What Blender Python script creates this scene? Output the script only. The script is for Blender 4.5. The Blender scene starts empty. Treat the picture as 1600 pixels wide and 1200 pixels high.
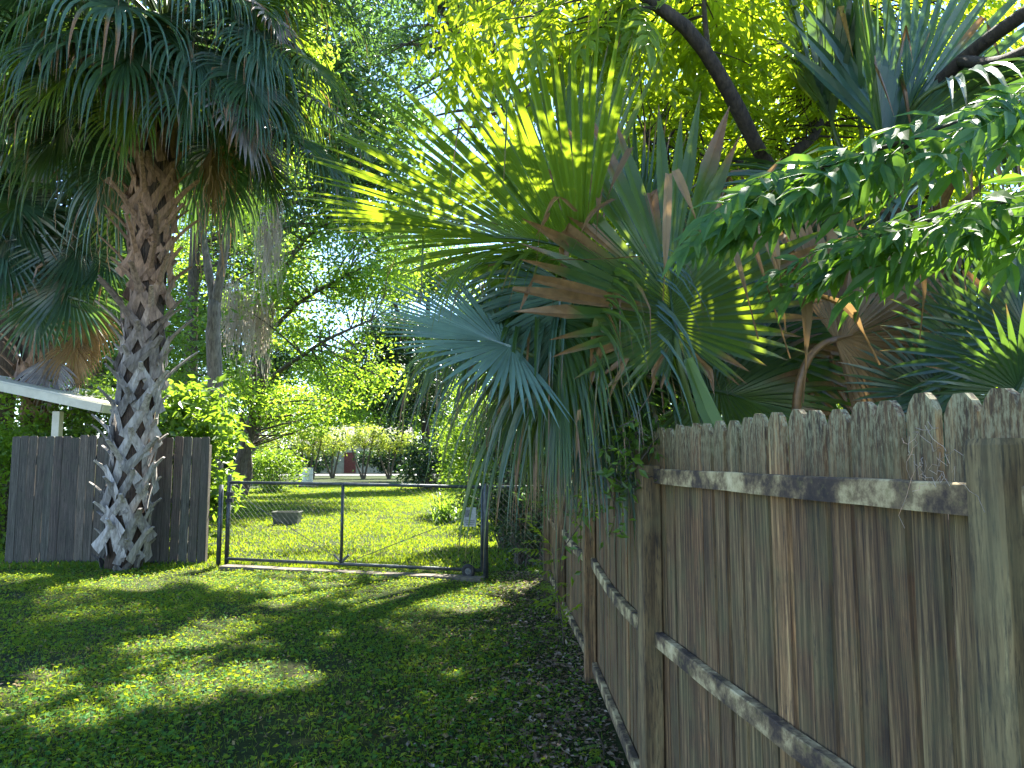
import bpy, math, random
import numpy as np
from mathutils import Vector, Matrix

# ------------------------------------------------------------------ camera, light, exposure
SC = bpy.context.scene
COL = SC.collection
FPX, CAMH = 1150.0, 1.69
PITCH = math.atan(115.0 / FPX)
cam_d = bpy.data.cameras.new('camera')
cam_d.sensor_width = 36.0
cam_d.lens = FPX / 1600.0 * 36.0
cam_d.clip_start, cam_d.clip_end = 0.05, 2000.0
cam = bpy.data.objects.new('camera', cam_d)
COL.objects.link(cam)
cam.location = (0, 0, CAMH)
cam.rotation_euler = (math.pi / 2 + PITCH, 0, 0)
SC.camera = cam

SUN_AZ, SUN_EL = math.radians(17), math.radians(57)      # azimuth from +Y towards +X
wld = bpy.data.worlds.new('World')
SC.world = wld
wld.use_nodes = True
nt = wld.node_tree
bg = nt.nodes['Background']
sky = nt.nodes.new('ShaderNodeTexSky')
sky.sky_type = 'NISHITA'
sky.sun_disc = False
sky.sun_elevation, sky.sun_rotation = SUN_EL, SUN_AZ
sky.air_density, sky.dust_density, sky.ozone_density = 0.8, 0.0, 2.5
nt.links.new(sky.outputs[0], bg.inputs[0])
bg.inputs[1].default_value = 0.095
sun_d = bpy.data.lights.new('sun', 'SUN')
sun_d.energy, sun_d.angle, sun_d.color = 5.0, math.radians(0.5), (1.0, 0.95, 0.84)
sun = bpy.data.objects.new('sun', sun_d)
COL.objects.link(sun)
SDIR = Vector((math.sin(SUN_AZ) * math.cos(SUN_EL), math.cos(SUN_AZ) * math.cos(SUN_EL), math.sin(SUN_EL)))
sun.rotation_euler = SDIR.to_track_quat('Z', 'Y').to_euler()
sun.location = (0, 0, 30)
vs = SC.view_settings
vs.view_transform, vs.look, vs.exposure, vs.gamma, vs.use_curve_mapping = 'Standard', 'None', 2.75, 1.0, False
cy = SC.cycles
cy.use_denoising = True
cy.max_bounces, cy.diffuse_bounces, cy.glossy_bounces, cy.transmission_bounces = 8, 5, 2, 5
cy.sample_clamp_indirect = 6.0

# ------------------------------------------------------------------ helpers
rng = np.random.default_rng(11)
random.seed(5)
UP = np.array([0., 0., 1.])


def at(px, py, Y):
    """photo pixel (1600x1200) + depth -> world point"""
    u, v = (px - 800) / FPX, (600 - py) / FPX
    d = np.array([u, math.cos(PITCH) - v * math.sin(PITCH), math.sin(PITCH) + v * math.cos(PITCH)])
    d = d * (Y / d[1])
    return d + np.array([0, 0, CAMH])


def norm(v):
    v = np.asarray(v, float)
    return v / np.maximum(np.linalg.norm(v, axis=-1, keepdims=True), 1e-9)


def onground(px, py):
    a = at(px, py, 1.0) - np.array([0, 0, CAMH])
    return (a * (CAMH / -a[2]))[:2]


# clearings cut into the canopy so the sun reaches the near lawn (x0, x1, y0, y1 in the photograph)
LIT = [(110, 265, 898, 926), (310, 560, 884, 942), (-60, 130, 955, 1008), (180, 350, 998, 1054), (280, 460, 964, 1018), (-80, 210, 1068, 1150), (180, 345, 1048, 1108), (345, 500, 1032, 1084), (460, 535, 980, 1018), (20, 120, 1040, 1062),
       (690, 720, 1048, 1062), (640, 790, 930, 956), (520, 600, 935, 950), (560, 740, 900, 915), (360, 760, 868, 884)]


SUNNY = [(at(690, 190, 3.4), .40), (at(800, 140, 3.5), .30), (at(640, 300, 3.5), .26), (at(985, 490, 3.2), .16), (at(1110, 450, 3.3), .12), (at(1130, 700, 2.75), .08)]  # openings cut through the foliage towards the sun to light these fronds


def sunlit(p):
    """True where a canopy point's shadow would fall into one of the lawn's sunny clearings"""
    p = np.asarray(p, float).reshape(-1, 3)
    g = p[:, :2] - np.array([SDIR[0], SDIR[1]]) / SDIR[2] * p[:, 2:3]
    m = np.zeros(len(p), bool)
    wob = (vnoise(g[:, 0] * 2.2 + 40, g[:, 1] * 2.2 + 40, 21) - .5) * .9
    for x0, x1, y0, y1 in LIT:
        a, b, c, d = onground(x0, y1), onground(x1, y1), onground(x0, y0), onground(x1, y0)
        cy_ = (a[1] + c[1]) / 2; ry = (c[1] - a[1]) / 2
        f = (g[:, 1] - a[1]) / (c[1] - a[1])
        xl, xr = a[0] + (c[0] - a[0]) * f, b[0] + (d[0] - b[0]) * f
        e = ((g[:, 0] - (xl + xr) / 2) / ((xr - xl) / 2)) ** 2 + ((g[:, 1] - cy_) / ry) ** 2
        m |= e < 1.0 + wob
    sd = np.array(SDIR)
    for c, r in SUNNY:
        q = p - c; k = q @ sd
        off = np.linalg.norm(q - k[:, None] * sd, axis=1)
        m |= (k > .45) & (off < r * (1 + wob * .5))
    return m & (p[:, 2] > 2.2)


class MB:
    """collects points and faces; attributes rnd and dead per point"""
    def __init__(s):
        s.v, s.q, s.t, s.r, s.d, s.n = [], [], [], [], [], 0

    def add(s, v, quads=None, tris=None, rnd=None, dead=None):
        v = np.asarray(v, float).reshape(-1, 3)
        m = len(v)
        s.v.append(v)
        if quads is not None and len(quads): s.q.append(np.asarray(quads, int).reshape(-1, 4) + s.n)
        if tris is not None and len(tris): s.t.append(np.asarray(tris, int).reshape(-1, 3) + s.n)
        s.r.append(np.full(m, random.random()) if rnd is None else np.broadcast_to(np.asarray(rnd, float).ravel(), (m,)))
        s.d.append(np.zeros(m) if dead is None else np.broadcast_to(np.asarray(dead, float).ravel(), (m,)))
        s.n += m
        return s

    def box(s, c, e, rnd=None, R=None):
        k = np.array([[x, y, z] for x in (-1, 1) for y in (-1, 1) for z in (-1, 1)], float) * np.asarray(e) / 2
        if R is not None: k = k @ np.asarray(R).T
        return s.add(k + np.asarray(c), [[0, 1, 3, 2], [4, 6, 7, 5], [0, 4, 5, 1], [2, 3, 7, 6], [0, 2, 6, 4], [1, 5, 7, 3]], rnd=rnd)

    def tube(s, path, rad, n=6, cap=True, rnd=None, rough=0.0, dead=None):
        path = np.asarray(path, float)
        m = len(path)
        rad = np.broadcast_to(np.asarray(rad, float), (m,))
        tan = norm(np.gradient(path, axis=0))
        ref = np.array([0.31, 0.95, 0.02]) if abs(tan[:, 2]).mean() > .6 else UP
        a = norm(np.cross(tan, ref)); b = np.cross(tan, a)
        th = np.arange(n) / n * 2 * math.pi
        rr = rad[:, None] * (1 + rough * rng.normal(size=(m, n)))
        v = path[:, None] + rr[..., None] * (np.cos(th)[None, :, None] * a[:, None] + np.sin(th)[None, :, None] * b[:, None])
        i, j = np.meshgrid(np.arange(m - 1), np.arange(n), indexing='ij')
        j2 = (j + 1) % n
        q = np.stack([i * n + j, i * n + j2, (i + 1) * n + j2, (i + 1) * n + j], -1).reshape(-1, 4)
        v = v.reshape(-1, 3)
        t = None
        if cap:
            v = np.vstack([v, path[:1], path[-1:]])
            t = [[m * n, (k + 1) % n, k] for k in range(n)] + [[m * n + 1, (m - 1) * n + k, (m - 1) * n + (k + 1) % n] for k in range(n)]
        return s.add(v, q, t, rnd=rnd, dead=dead)

    def mesh(s, name, mat, smooth=False):
        me = bpy.data.meshes.new(name)
        V = np.vstack(s.v)
        Q = np.vstack(s.q) if s.q else np.zeros((0, 4), int)
        T = np.vstack(s.t) if s.t else np.zeros((0, 3), int)
        me.vertices.add(len(V)); me.vertices.foreach_set('co', V.astype(np.float32).ravel())
        me.loops.add(Q.size + T.size)
        me.loops.foreach_set('vertex_index', np.concatenate([Q.ravel(), T.ravel()]).astype(np.int32))
        me.polygons.add(len(Q) + len(T))
        me.polygons.foreach_set('loop_start', np.concatenate([np.arange(len(Q)) * 4, Q.size + np.arange(len(T)) * 3]).astype(np.int32))
        me.update(calc_edges=True)
        for key, arr in (('rnd', s.r), ('dead', s.d)):
            at_ = me.attributes.new(key, 'FLOAT', 'POINT')
            at_.data.foreach_set('value', np.concatenate(arr).astype(np.float32))
        me.polygons.foreach_set('use_smooth', np.full(len(me.polygons), smooth))
        me.materials.append(mat)
        return me

    def build(s, name, mat, parent=None, smooth=False, origin=None):
        """link as one object; origin moves the object's own origin there"""
        if origin is not None:
            s.v = [np.vstack(s.v) - np.asarray(origin)]
        o = link(name, s.mesh(name, mat, smooth), parent)
        if origin is not None: o.location = origin
        return o


def link(name, data, parent=None):
    o = bpy.data.objects.new(name, data)
    COL.objects.link(o)
    if parent is not None: o.parent = parent
    return o


def tag(o, label, cat, group=None):
    o['label'] = label; o['category'] = cat
    if group: o['group'] = group
    return o


def thing(name, label, cat, group=None):
    return tag(link(name, None), label, cat, group)


def kind(o, k):
    o['kind'] = k
    return o


def vnoise(x, y, seed=0):
    """smooth value noise, 0..1"""
    g = np.random.default_rng(seed).random((64, 64))
    xi, yi = np.floor(x).astype(int), np.floor(y).astype(int)
    fx, fy = x - xi, y - yi
    fx, fy = fx * fx * (3 - 2 * fx), fy * fy * (3 - 2 * fy)
    G = lambda a, b: g[a % 64, b % 64]
    return (G(xi, yi) * (1 - fx) + G(xi + 1, yi) * fx) * (1 - fy) + (G(xi, yi + 1) * (1 - fx) + G(xi + 1, yi + 1) * fx) * fy


# ------------------------------------------------------------------ materials
class NT:
    def __init__(s, name):
        s.m = bpy.data.materials.new(name); s.m.use_nodes = True
        s.t = s.m.node_tree; s.b = s.t.nodes['Principled BSDF']; s.out = s.t.nodes['Material Output']

    def n(s, typ, **kw):
        o = s.t.nodes.new('ShaderNode' + typ)
        for k, v in kw.items():
            if k.startswith('i_'):
                key = k[2:]
                o.inputs[int(key) if key.isdigit() else key].default_value = v
            else: setattr(o, k, v)
        return o

    def l(s, a, b): s.t.links.new(a, b)

    def ramp(s, fac, stops, interp='LINEAR'):
        r = s.n('ValToRGB'); r.color_ramp.interpolation = interp
        e = r.color_ramp.elements
        while len(e) < len(stops): e.new(0.5)
        for k, (p, c) in enumerate(stops):
            e[k].position = p; e[k].color = (*c, 1) if len(c) == 3 else c
        s.l(fac, r.inputs[0])
        return r.outputs[0]

    def mix(s, fac, a, b, blend='MIX'):
        m = s.n('Mix', data_type='RGBA', blend_type=blend)
        for v, k in ((fac, 0), (a, 6), (b, 7)):
            if hasattr(v, 'links'): s.l(v, m.inputs[k])
            else: m.inputs[k].default_value = v if k == 0 else (*v, 1)
        return m.outputs[2]

    def noise(s, vec, scale, detail=4, rough=.6, out=0):
        n = s.n('TexNoise', i_Scale=scale, i_Detail=detail, i_Roughness=rough)
        if vec is not None: s.l(vec, n.inputs['Vector'])
        return n.outputs[out]

    def coords(s, scale=(1, 1, 1), obj_shift=True):
        tc = s.n('TexCoord'); mp = s.n('Mapping'); mp.inputs['Scale'].default_value = scale
        s.l(tc.outputs['Object'], mp.inputs['Vector'])
        if obj_shift:
            oi = s.n('ObjectInfo'); mul = s.n('Math', operation='MULTIPLY', i_1=37.0)
            s.l(oi.outputs['Random'], mul.inputs[0]); s.l(mul.outputs[0], mp.inputs['Location'])
            s.rand = oi.outputs['Random']
        return mp.outputs[0]

    def bump(s, h, strength=.3, dist=.02):
        b = s.n('Bump', i_Strength=strength, i_Distance=dist)
        s.l(h, b.inputs['Height']); s.l(b.outputs[0], s.b.inputs['Normal'])
        return b.outputs[0]


def wood_mat(name, cols, streak=(34, 34, 1.0), green=(.10, .11, .03), gamt=.5, dark=(.02, .018, .015), top=0.0):
    m = NT(name)
    v = m.coords(streak)
    v2 = m.coords((1, 1, 1))
    a = m.noise(v, 2.0, 8, .65)
    base = m.ramp(a, [(.28, cols[0]), (.42, cols[1]), (.56, cols[2]), (.72, cols[3])])
    tint = m.ramp(m.rand, [(0, (.34, .29, .23)), (.2, (.95, .84, .64)), (.4, (.55, .47, .37)), (.6, (.80, .83, .66)), (.8, (.66, .52, .42)), (1, (1.25, 1.08, .82))])
    base = m.mix(1.0, base, tint, 'MULTIPLY')
    fine = m.noise(v, 9.0, 5, .75)
    base = m.mix(m.ramp(fine, [(.34, (.92, .92, .92)), (.52, (0, 0, 0))]), base, dark)
    blot = m.noise(v2, 5.0, 5, .6)
    base = m.mix(m.ramp(blot, [(.45, (0, 0, 0)), (.68, (gamt, gamt, gamt))]), base, green)
    spot = m.noise(m.coords((3, 3, .9)), 7.0, 6, .7)
    base = m.mix(m.ramp(spot, [(.58, (0, 0, 0)), (.7, (.75, .75, .75))]), base, dark)
    if top:
        tc = m.n('TexCoord'); sx = m.n('SeparateXYZ'); m.l(tc.outputs['Object'], sx.inputs[0])
        mr = m.n('MapRange', i_1=top - .22, i_2=top); m.l(sx.outputs[2], mr.inputs[0])
        sp_ = m.noise(m.coords((34, 34, 9)), 3.0, 5, .75)
        lf = m.n('Math', operation='MULTIPLY'); m.l(mr.outputs[0], lf.inputs[0]); m.l(m.ramp(sp_, [(.45, (0, 0, 0)), (.6, (1, 1, 1))]), lf.inputs[1])
        base = m.mix(lf.outputs[0], base, (.30, .28, .16))
        df = m.n('Math', operation='MULTIPLY'); m.l(mr.outputs[0], df.inputs[0]); m.l(m.ramp(sp_, [(.3, (.8, .8, .8)), (.46, (0, 0, 0))]), df.inputs[1])
        base = m.mix(df.outputs[0], base, (.03, .024, .018))
    m.l(base, m.b.inputs['Base Color'])
    m.b.inputs['Roughness'].default_value = .85
    m.bump(a, .5, .006)
    return m.m


def lichen_wood(name):
    """rail wood: black mould blotches with pale grey green lichen"""
    m = NT(name)
    v = m.coords((2.2, 2.2, 2.2))
    a = m.noise(v, 3.0, 9, .68)
    c = m.ramp(a, [(.3, (.018, .014, .015)), (.44, (.062, .042, .03)), (.51, (.19, .135, .07)), (.58, (.43, .34, .18)), (.72, (.66, .55, .33))])
    g = m.noise(v, 9.0, 5, .7)
    c = m.mix(m.ramp(g, [(.54, (0, 0, 0)), (.66, (.6, .6, .6))]), c, (.17, .14, .055))
    m.l(c, m.b.inputs['Base Color']); m.b.inputs['Roughness'].default_value = .9
    m.bump(a, .5, .006)
    return m.m


def leaf_mat(name, cols, trans, tmix=.45, dead=(.24, .13, .05), rough=.42, spec=.5, tgain=1.0, patch=0.0):
    """cols: ramp over the per-leaf rnd; trans: colour of light passing through"""
    m = NT(name)
    ar = m.n('Attribute', attribute_name='rnd'); ad = m.n('Attribute', attribute_name='dead')
    k = len(cols)
    base = m.ramp(ar.outputs['Fac'], [(i / (k - 1), c) for i, c in enumerate(cols)])
    nz = m.noise(m.coords((1, 1, 1), False), 6.0, 3, .6)
    base = m.mix(1.0, base, m.ramp(nz, [(.3, (.7, .72, .75)), (.7, (1.25, 1.2, 1.1))]), 'MULTIPLY')
    dn = m.noise(m.coords((1, 1, 1), False), 30.0, 3, .6)
    dcol = m.ramp(dn, [(.3, tuple(x * .55 for x in dead)), (.6, dead), (.8, tuple(min(1, x * 1.7) for x in dead))])
    tc = m.mix(ad.outputs['Fac'], trans, tuple(min(1, x * 1.1) for x in dead))
    base = m.mix(ad.outputs['Fac'], base, dcol)
    m.l(base, m.b.inputs['Base Color'])
    m.b.inputs['Roughness'].default_value = rough
    m.b.inputs['Specular IOR Level'].default_value = spec
    tr = m.n('BsdfTranslucent'); m.l(tc, tr.inputs['Color'])
    mx = m.n('MixShader'); mx.inputs[0].default_value = tmix
    m.l(m.b.outputs[0], mx.inputs[1]); m.l(tr.outputs[0], mx.inputs[2]); m.l(mx.outputs[0], m.out.inputs[0])
    return m.m


def plain_mat(name, c1, c2, scale=6, rough=.6, metal=0.0, bump=0.2, dist=.01, stretch=(1, 1, 1), use_color=False):
    m = NT(name)
    a = m.noise(m.coords(stretch), scale, 6, .65)
    c = m.ramp(a, [(.32, c1), (.66, c2)])
    if use_color:
        oi = m.n('ObjectInfo'); c = m.mix(1.0, c, oi.outputs['Color'], 'MULTIPLY')
    m.l(c, m.b.inputs['Base Color'])
    m.b.inputs['Roughness'].default_value = rough; m.b.inputs['Metallic'].default_value = metal
    if bump: m.bump(a, bump, dist)
    return m.m


M = {}
M['wood'] = wood_mat('weathered_wood', [(.014, .008, .005), (.105, .064, .035), (.265, .172, .095), (.60, .44, .26)], gamt=.5, green=(.11, .11, .045), top=1.79)
M['post'] = wood_mat('post_wood', [(.045, .030, .018), (.17, .118, .066), (.33, .24, .135), (.56, .45, .26)], streak=(14, 14, 1.1), green=(.17, .155, .075), gamt=.45)
M['rail'] = lichen_wood('rail_wood')
M['greywood'] = wood_mat('grey_board', [(.024, .022, .023), (.082, .076, .075), (.15, .14, .138), (.26, .245, .24)], green=(.06, .066, .04), gamt=.4)
M['steel'] = plain_mat('gate_steel', (.03, .036, .04), (.085, .10, .105), 14, .5, .5, .15, .003)
M['wire'] = plain_mat('fence_wire', (.05, .055, .05), (.14, .145, .135), 30, .6, .3, 0)
M['rubber'] = plain_mat('rubber', (.010, .010, .010), (.03, .03, .03), 20, .8)
M['white'] = plain_mat('white_paint', (.44, .42, .32), (.60, .57, .45), 4, .5, 0, .05)
M['soffit'] = plain_mat('soffit_paint', (.42, .40, .33), (.58, .56, .48), 3, .6, 0, .05)
M['sign'] = plain_mat('faded_sign', (.16, .17, .16), (.32, .33, .31), 14, .6, 0, .05)
M['print'] = plain_mat('sign_print', (.05, .05, .05), (.16, .16, .15), 25, .7, 0, 0)
M['tub'] = plain_mat('planter_plastic', (.07, .075, .06), (.13, .135, .11), 8, .6, 0, .1)
M['drum'] = plain_mat('drum_paint', (.50, .50, .42), (.66, .66, .58), 6, .5, 0, .1)
M['concrete'] = plain_mat('concrete', (.06, .048, .036), (.17, .145, .105), 7, .9, 0, .4, .02)
M['asphalt'] = plain_mat('asphalt', (.10, .10, .10), (.20, .20, .19), 9, .9, 0, .2)
M['brick'] = plain_mat('red_door_paint', (.18, .05, .035), (.28, .08, .06), 8, .7, 0, .05)
M['roofing'] = plain_mat('roof_shingle', (.10, .09, .08), (.18, .17, .16), 8, .9, 0, .3)
M['glass'] = plain_mat('window_glass', (.02, .025, .03), (.04, .05, .06), 3, .08, 0, 0)
M['bark'] = plain_mat('bark', (.035, .028, .022), (.14, .115, .09), 7, .95, 0, .9, .03, (3, 3, .7))
M['palebark'] = plain_mat('pale_bark', (.07, .058, .048), (.23, .20, .165), 6, .95, 0, .9, .03, (3, 3, .8))
M['darkbark'] = plain_mat('dark_bark', (.014, .011, .010), (.06, .045, .035), 12, .9, 0, .9, .015, (3, 3, .8))
M['fibre'] = plain_mat('palm_fibre', (.020, .014, .010), (.115, .075, .05), 10, .95, 0, 1.0, .03, (5, 5, .8))
M['boot'] = plain_mat('leaf_base', (.16, .14, .125), (.52, .485, .44), 5, .85, 0, .5, .01, (6, 6, 1.2), use_color=True)
M['petiole'] = leaf_mat('petiole_green', [(.05, .09, .02), (.09, .13, .03)], (.10, .18, .02), .1, dead=(.17, .09, .035))
M['moss'] = leaf_mat('spanish_moss_grey', [(.36, .31, .27), (.56, .49, .43)], (.62, .52, .44), .5, rough=.9, spec=.1)
# palm blades
M['palm'] = leaf_mat('palm_leaf', [(.020, .052, .022), (.035, .080, .028), (.055, .105, .030)], (.36, .50, .02), .40, rough=.33, spec=.55)
M['palmblue'] = leaf_mat('palm_leaf_blue', [(.035, .085, .070), (.055, .120, .095), (.075, .15, .12)], (.16, .30, .05), .25, rough=.34, spec=.7)
M['palmskylit'] = leaf_mat('palm_leaf_skylit', [(.10, .19, .17), (.13, .23, .21), (.16, .27, .25)], (.20, .34, .12), .2, rough=.38, spec=.7)  # sky reflection put into the pale blade colour
M['palmdeep'] = leaf_mat('palm_leaf_deep', [(.014, .042, .024), (.024, .062, .034), (.040, .085, .044)], (.15, .28, .03), .28, rough=.32, spec=.7)
M['deadpalm'] = leaf_mat('palm_leaf_dead', [(.15, .095, .05), (.25, .165, .09), (.34, .24, .14)], (.40, .24, .09), .3, rough=.7, spec=.2)
M['greydead'] = leaf_mat('palm_leaf_grey', [(.17, .155, .16), (.27, .25, .26), (.38, .36, .36)], (.22, .18, .15), .2, rough=.7, spec=.3)
# broad leaves
M['pinnate'] = leaf_mat('pinnate_leaf', [(.035, .095, .016), (.055, .13, .020), (.085, .165, .022)], (.48, .62, .02), .52, rough=.36, spec=.5)
M['spray'] = leaf_mat('shaded_pinnate_leaf', [(.022, .085, .024), (.035, .11, .028), (.06, .14, .03)], (.24, .46, .03), .38, rough=.46, spec=.35)  # pinnate leaf with shade put into a darker, less translucent colour
M['lime'] = leaf_mat('lime_leaf', [(.045, .12, .018), (.08, .18, .022), (.12, .21, .025)], (.42, .64, .04), .5, rough=.45)
M['oak'] = leaf_mat('oak_leaf', [(.022, .062, .026), (.035, .085, .032), (.06, .115, .036)], (.18, .34, .05), .36, rough=.33, spec=.6)
M['dark'] = leaf_mat('evergreen_leaf', [(.010, .030, .012), (.018, .050, .016), (.03, .07, .022)], (.08, .18, .02), .22, rough=.35, spec=.6)
M['mid'] = leaf_mat('bush_leaf', [(.03, .09, .018), (.05, .12, .024), (.08, .15, .03)], (.32, .50, .03), .42, rough=.38)
M['myrtle'] = leaf_mat('myrtle_leaf', [(.07, .12, .024), (.10, .16, .03), (.15, .19, .035)], (.42, .52, .05), .45, rough=.45)
M['grass'] = leaf_mat('grass_blade', [(.012, .072, .026), (.022, .12, .030), (.068, .165, .022), (.23, .25, .024)], (.44, .56, .018), .38, dead=(.26, .20, .09), rough=.6, spec=.12)
M['litter'] = leaf_mat('dry_leaf', [(.05, .03, .018), (.11, .07, .04), (.20, .15, .10), (.34, .28, .22)], (.2, .12, .05), .15, rough=.8)


def ground_mat():
    m = NT('lawn_soil')
    v = m.coords((1, 1, 1), False)
    a = m.noise(v, 1.1, 6, .65); b = m.noise(v, 38.0, 6, .75)
    green = m.ramp(b, [(.3, (.008, .013, .005)), (.5, (.022, .034, .008)), (.7, (.055, .065, .014))])
    soil = m.ramp(b, [(.3, (.018, .013, .009)), (.55, (.055, .042, .028)), (.75, (.15, .12, .08))])
    c = m.mix(m.ramp(a, [(.56, (0, 0, 0)), (.70, (.9, .9, .9))]), green, soil)
    m.l(c, m.b.inputs['Base Color']); m.b.inputs['Roughness'].default_value = .95
    m.b.inputs['Specular IOR Level'].default_value = .15
    m.bump(b, .7, .03)
    return m.m


M['ground'] = ground_mat()

# ------------------------------------------------------------------ ground, road
def gz(x, y):
    """height of the lawn"""
    x, y = np.asarray(x, float), np.asarray(y, float)
    near = np.clip((y - 3) / 4, 0, 1)
    return .035 * (vnoise(x * .45 + 9, y * .45 + 9, 3) - .5) * near


gx = np.concatenate([[-400, -150, -60, -30], np.linspace(-16, 8, 97), [14, 30, 60, 150, 400]])
gy = np.concatenate([[-60, -20, -6], np.linspace(-2, 22, 97), [26, 32, 40, 50, 65, 90, 140, 260, 500]])
X, Yg = np.meshgrid(gx, gy, indexing='ij')
i, j = np.meshgrid(np.arange(len(gx) - 1), np.arange(len(gy) - 1), indexing='ij')
n_ = len(gy)
gm = MB().add(np.stack([X, Yg, gz(X, Yg)], -1).reshape(-1, 3), np.stack([i * n_ + j, (i + 1) * n_ + j, (i + 1) * n_ + j + 1, i * n_ + j + 1], -1).reshape(-1, 4))
kind(gm.build('ground', M['ground'], smooth=True), 'structure')
kind(MB().box((0, 71, .03), (300, 6, .06)).build('road', M['asphalt']), 'structure')

# gate line
GL, GR = np.array([-4.60, 11.75]), np.array([-.36, 10.55])
gdir = norm(GR - GL); gnor = np.array([gdir[1], -gdir[0]])
strip = MB()
cs = np.linspace(.05, 1.0, 15)
for a, b in zip(cs[:-1], cs[1:]):
    c = GL + (GR - GL) * (a + b) / 2 + gnor * .16
    ang = math.atan2(gdir[1], gdir[0])
    R = np.array([[math.cos(ang), -math.sin(ang), 0], [math.sin(ang), math.cos(ang), 0], [0, 0, 1]])
    strip.box((c[0], c[1], .012 + .006 * random.random()), ((b - a) * 4.41 * .995, .22 + .03 * random.random(), .06), R=R)
kind(strip.build('concrete_path', M['concrete']), 'structure')


# ------------------------------------------------------------------ leaves as diamonds
def diamonds(mb, c, d, nrm, L, W, rnd, dead=None, fold=.12):
    """c, d, nrm: N x 3; a folded four-point leaf each"""
    d = norm(d); s = norm(np.cross(d, nrm)); n2 = np.cross(s, d)
    L, W = np.broadcast_to(L, len(c))[:, None], np.broadcast_to(W, len(c))[:, None]
    mid = c + d * L * .42
    v = np.stack([c, mid + s * W / 2 + n2 * W * fold, c + d * L - n2 * L * .06, mid - s * W / 2 + n2 * W * fold], 1)
    q = np.arange(len(c) * 4).reshape(-1, 4)
    mb.add(v.reshape(-1, 3), q, rnd=np.repeat(rnd, 4), dead=None if dead is None else np.repeat(dead, 4))


def leaf_cloud(mb, c, L, aspect=.5, droop=.4, upbias=.8, dead=None):
    N = len(c)
    d = rng.normal(size=(N, 3)); d[:, 2] = d[:, 2] * .6 - droop
    n = rng.normal(size=(N, 3)); n[:, 2] += upbias
    l = L * rng.uniform(.6, 1.25, N)
    diamonds(mb, c, d, n, l, l * aspect, rng.random(N), dead)


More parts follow.
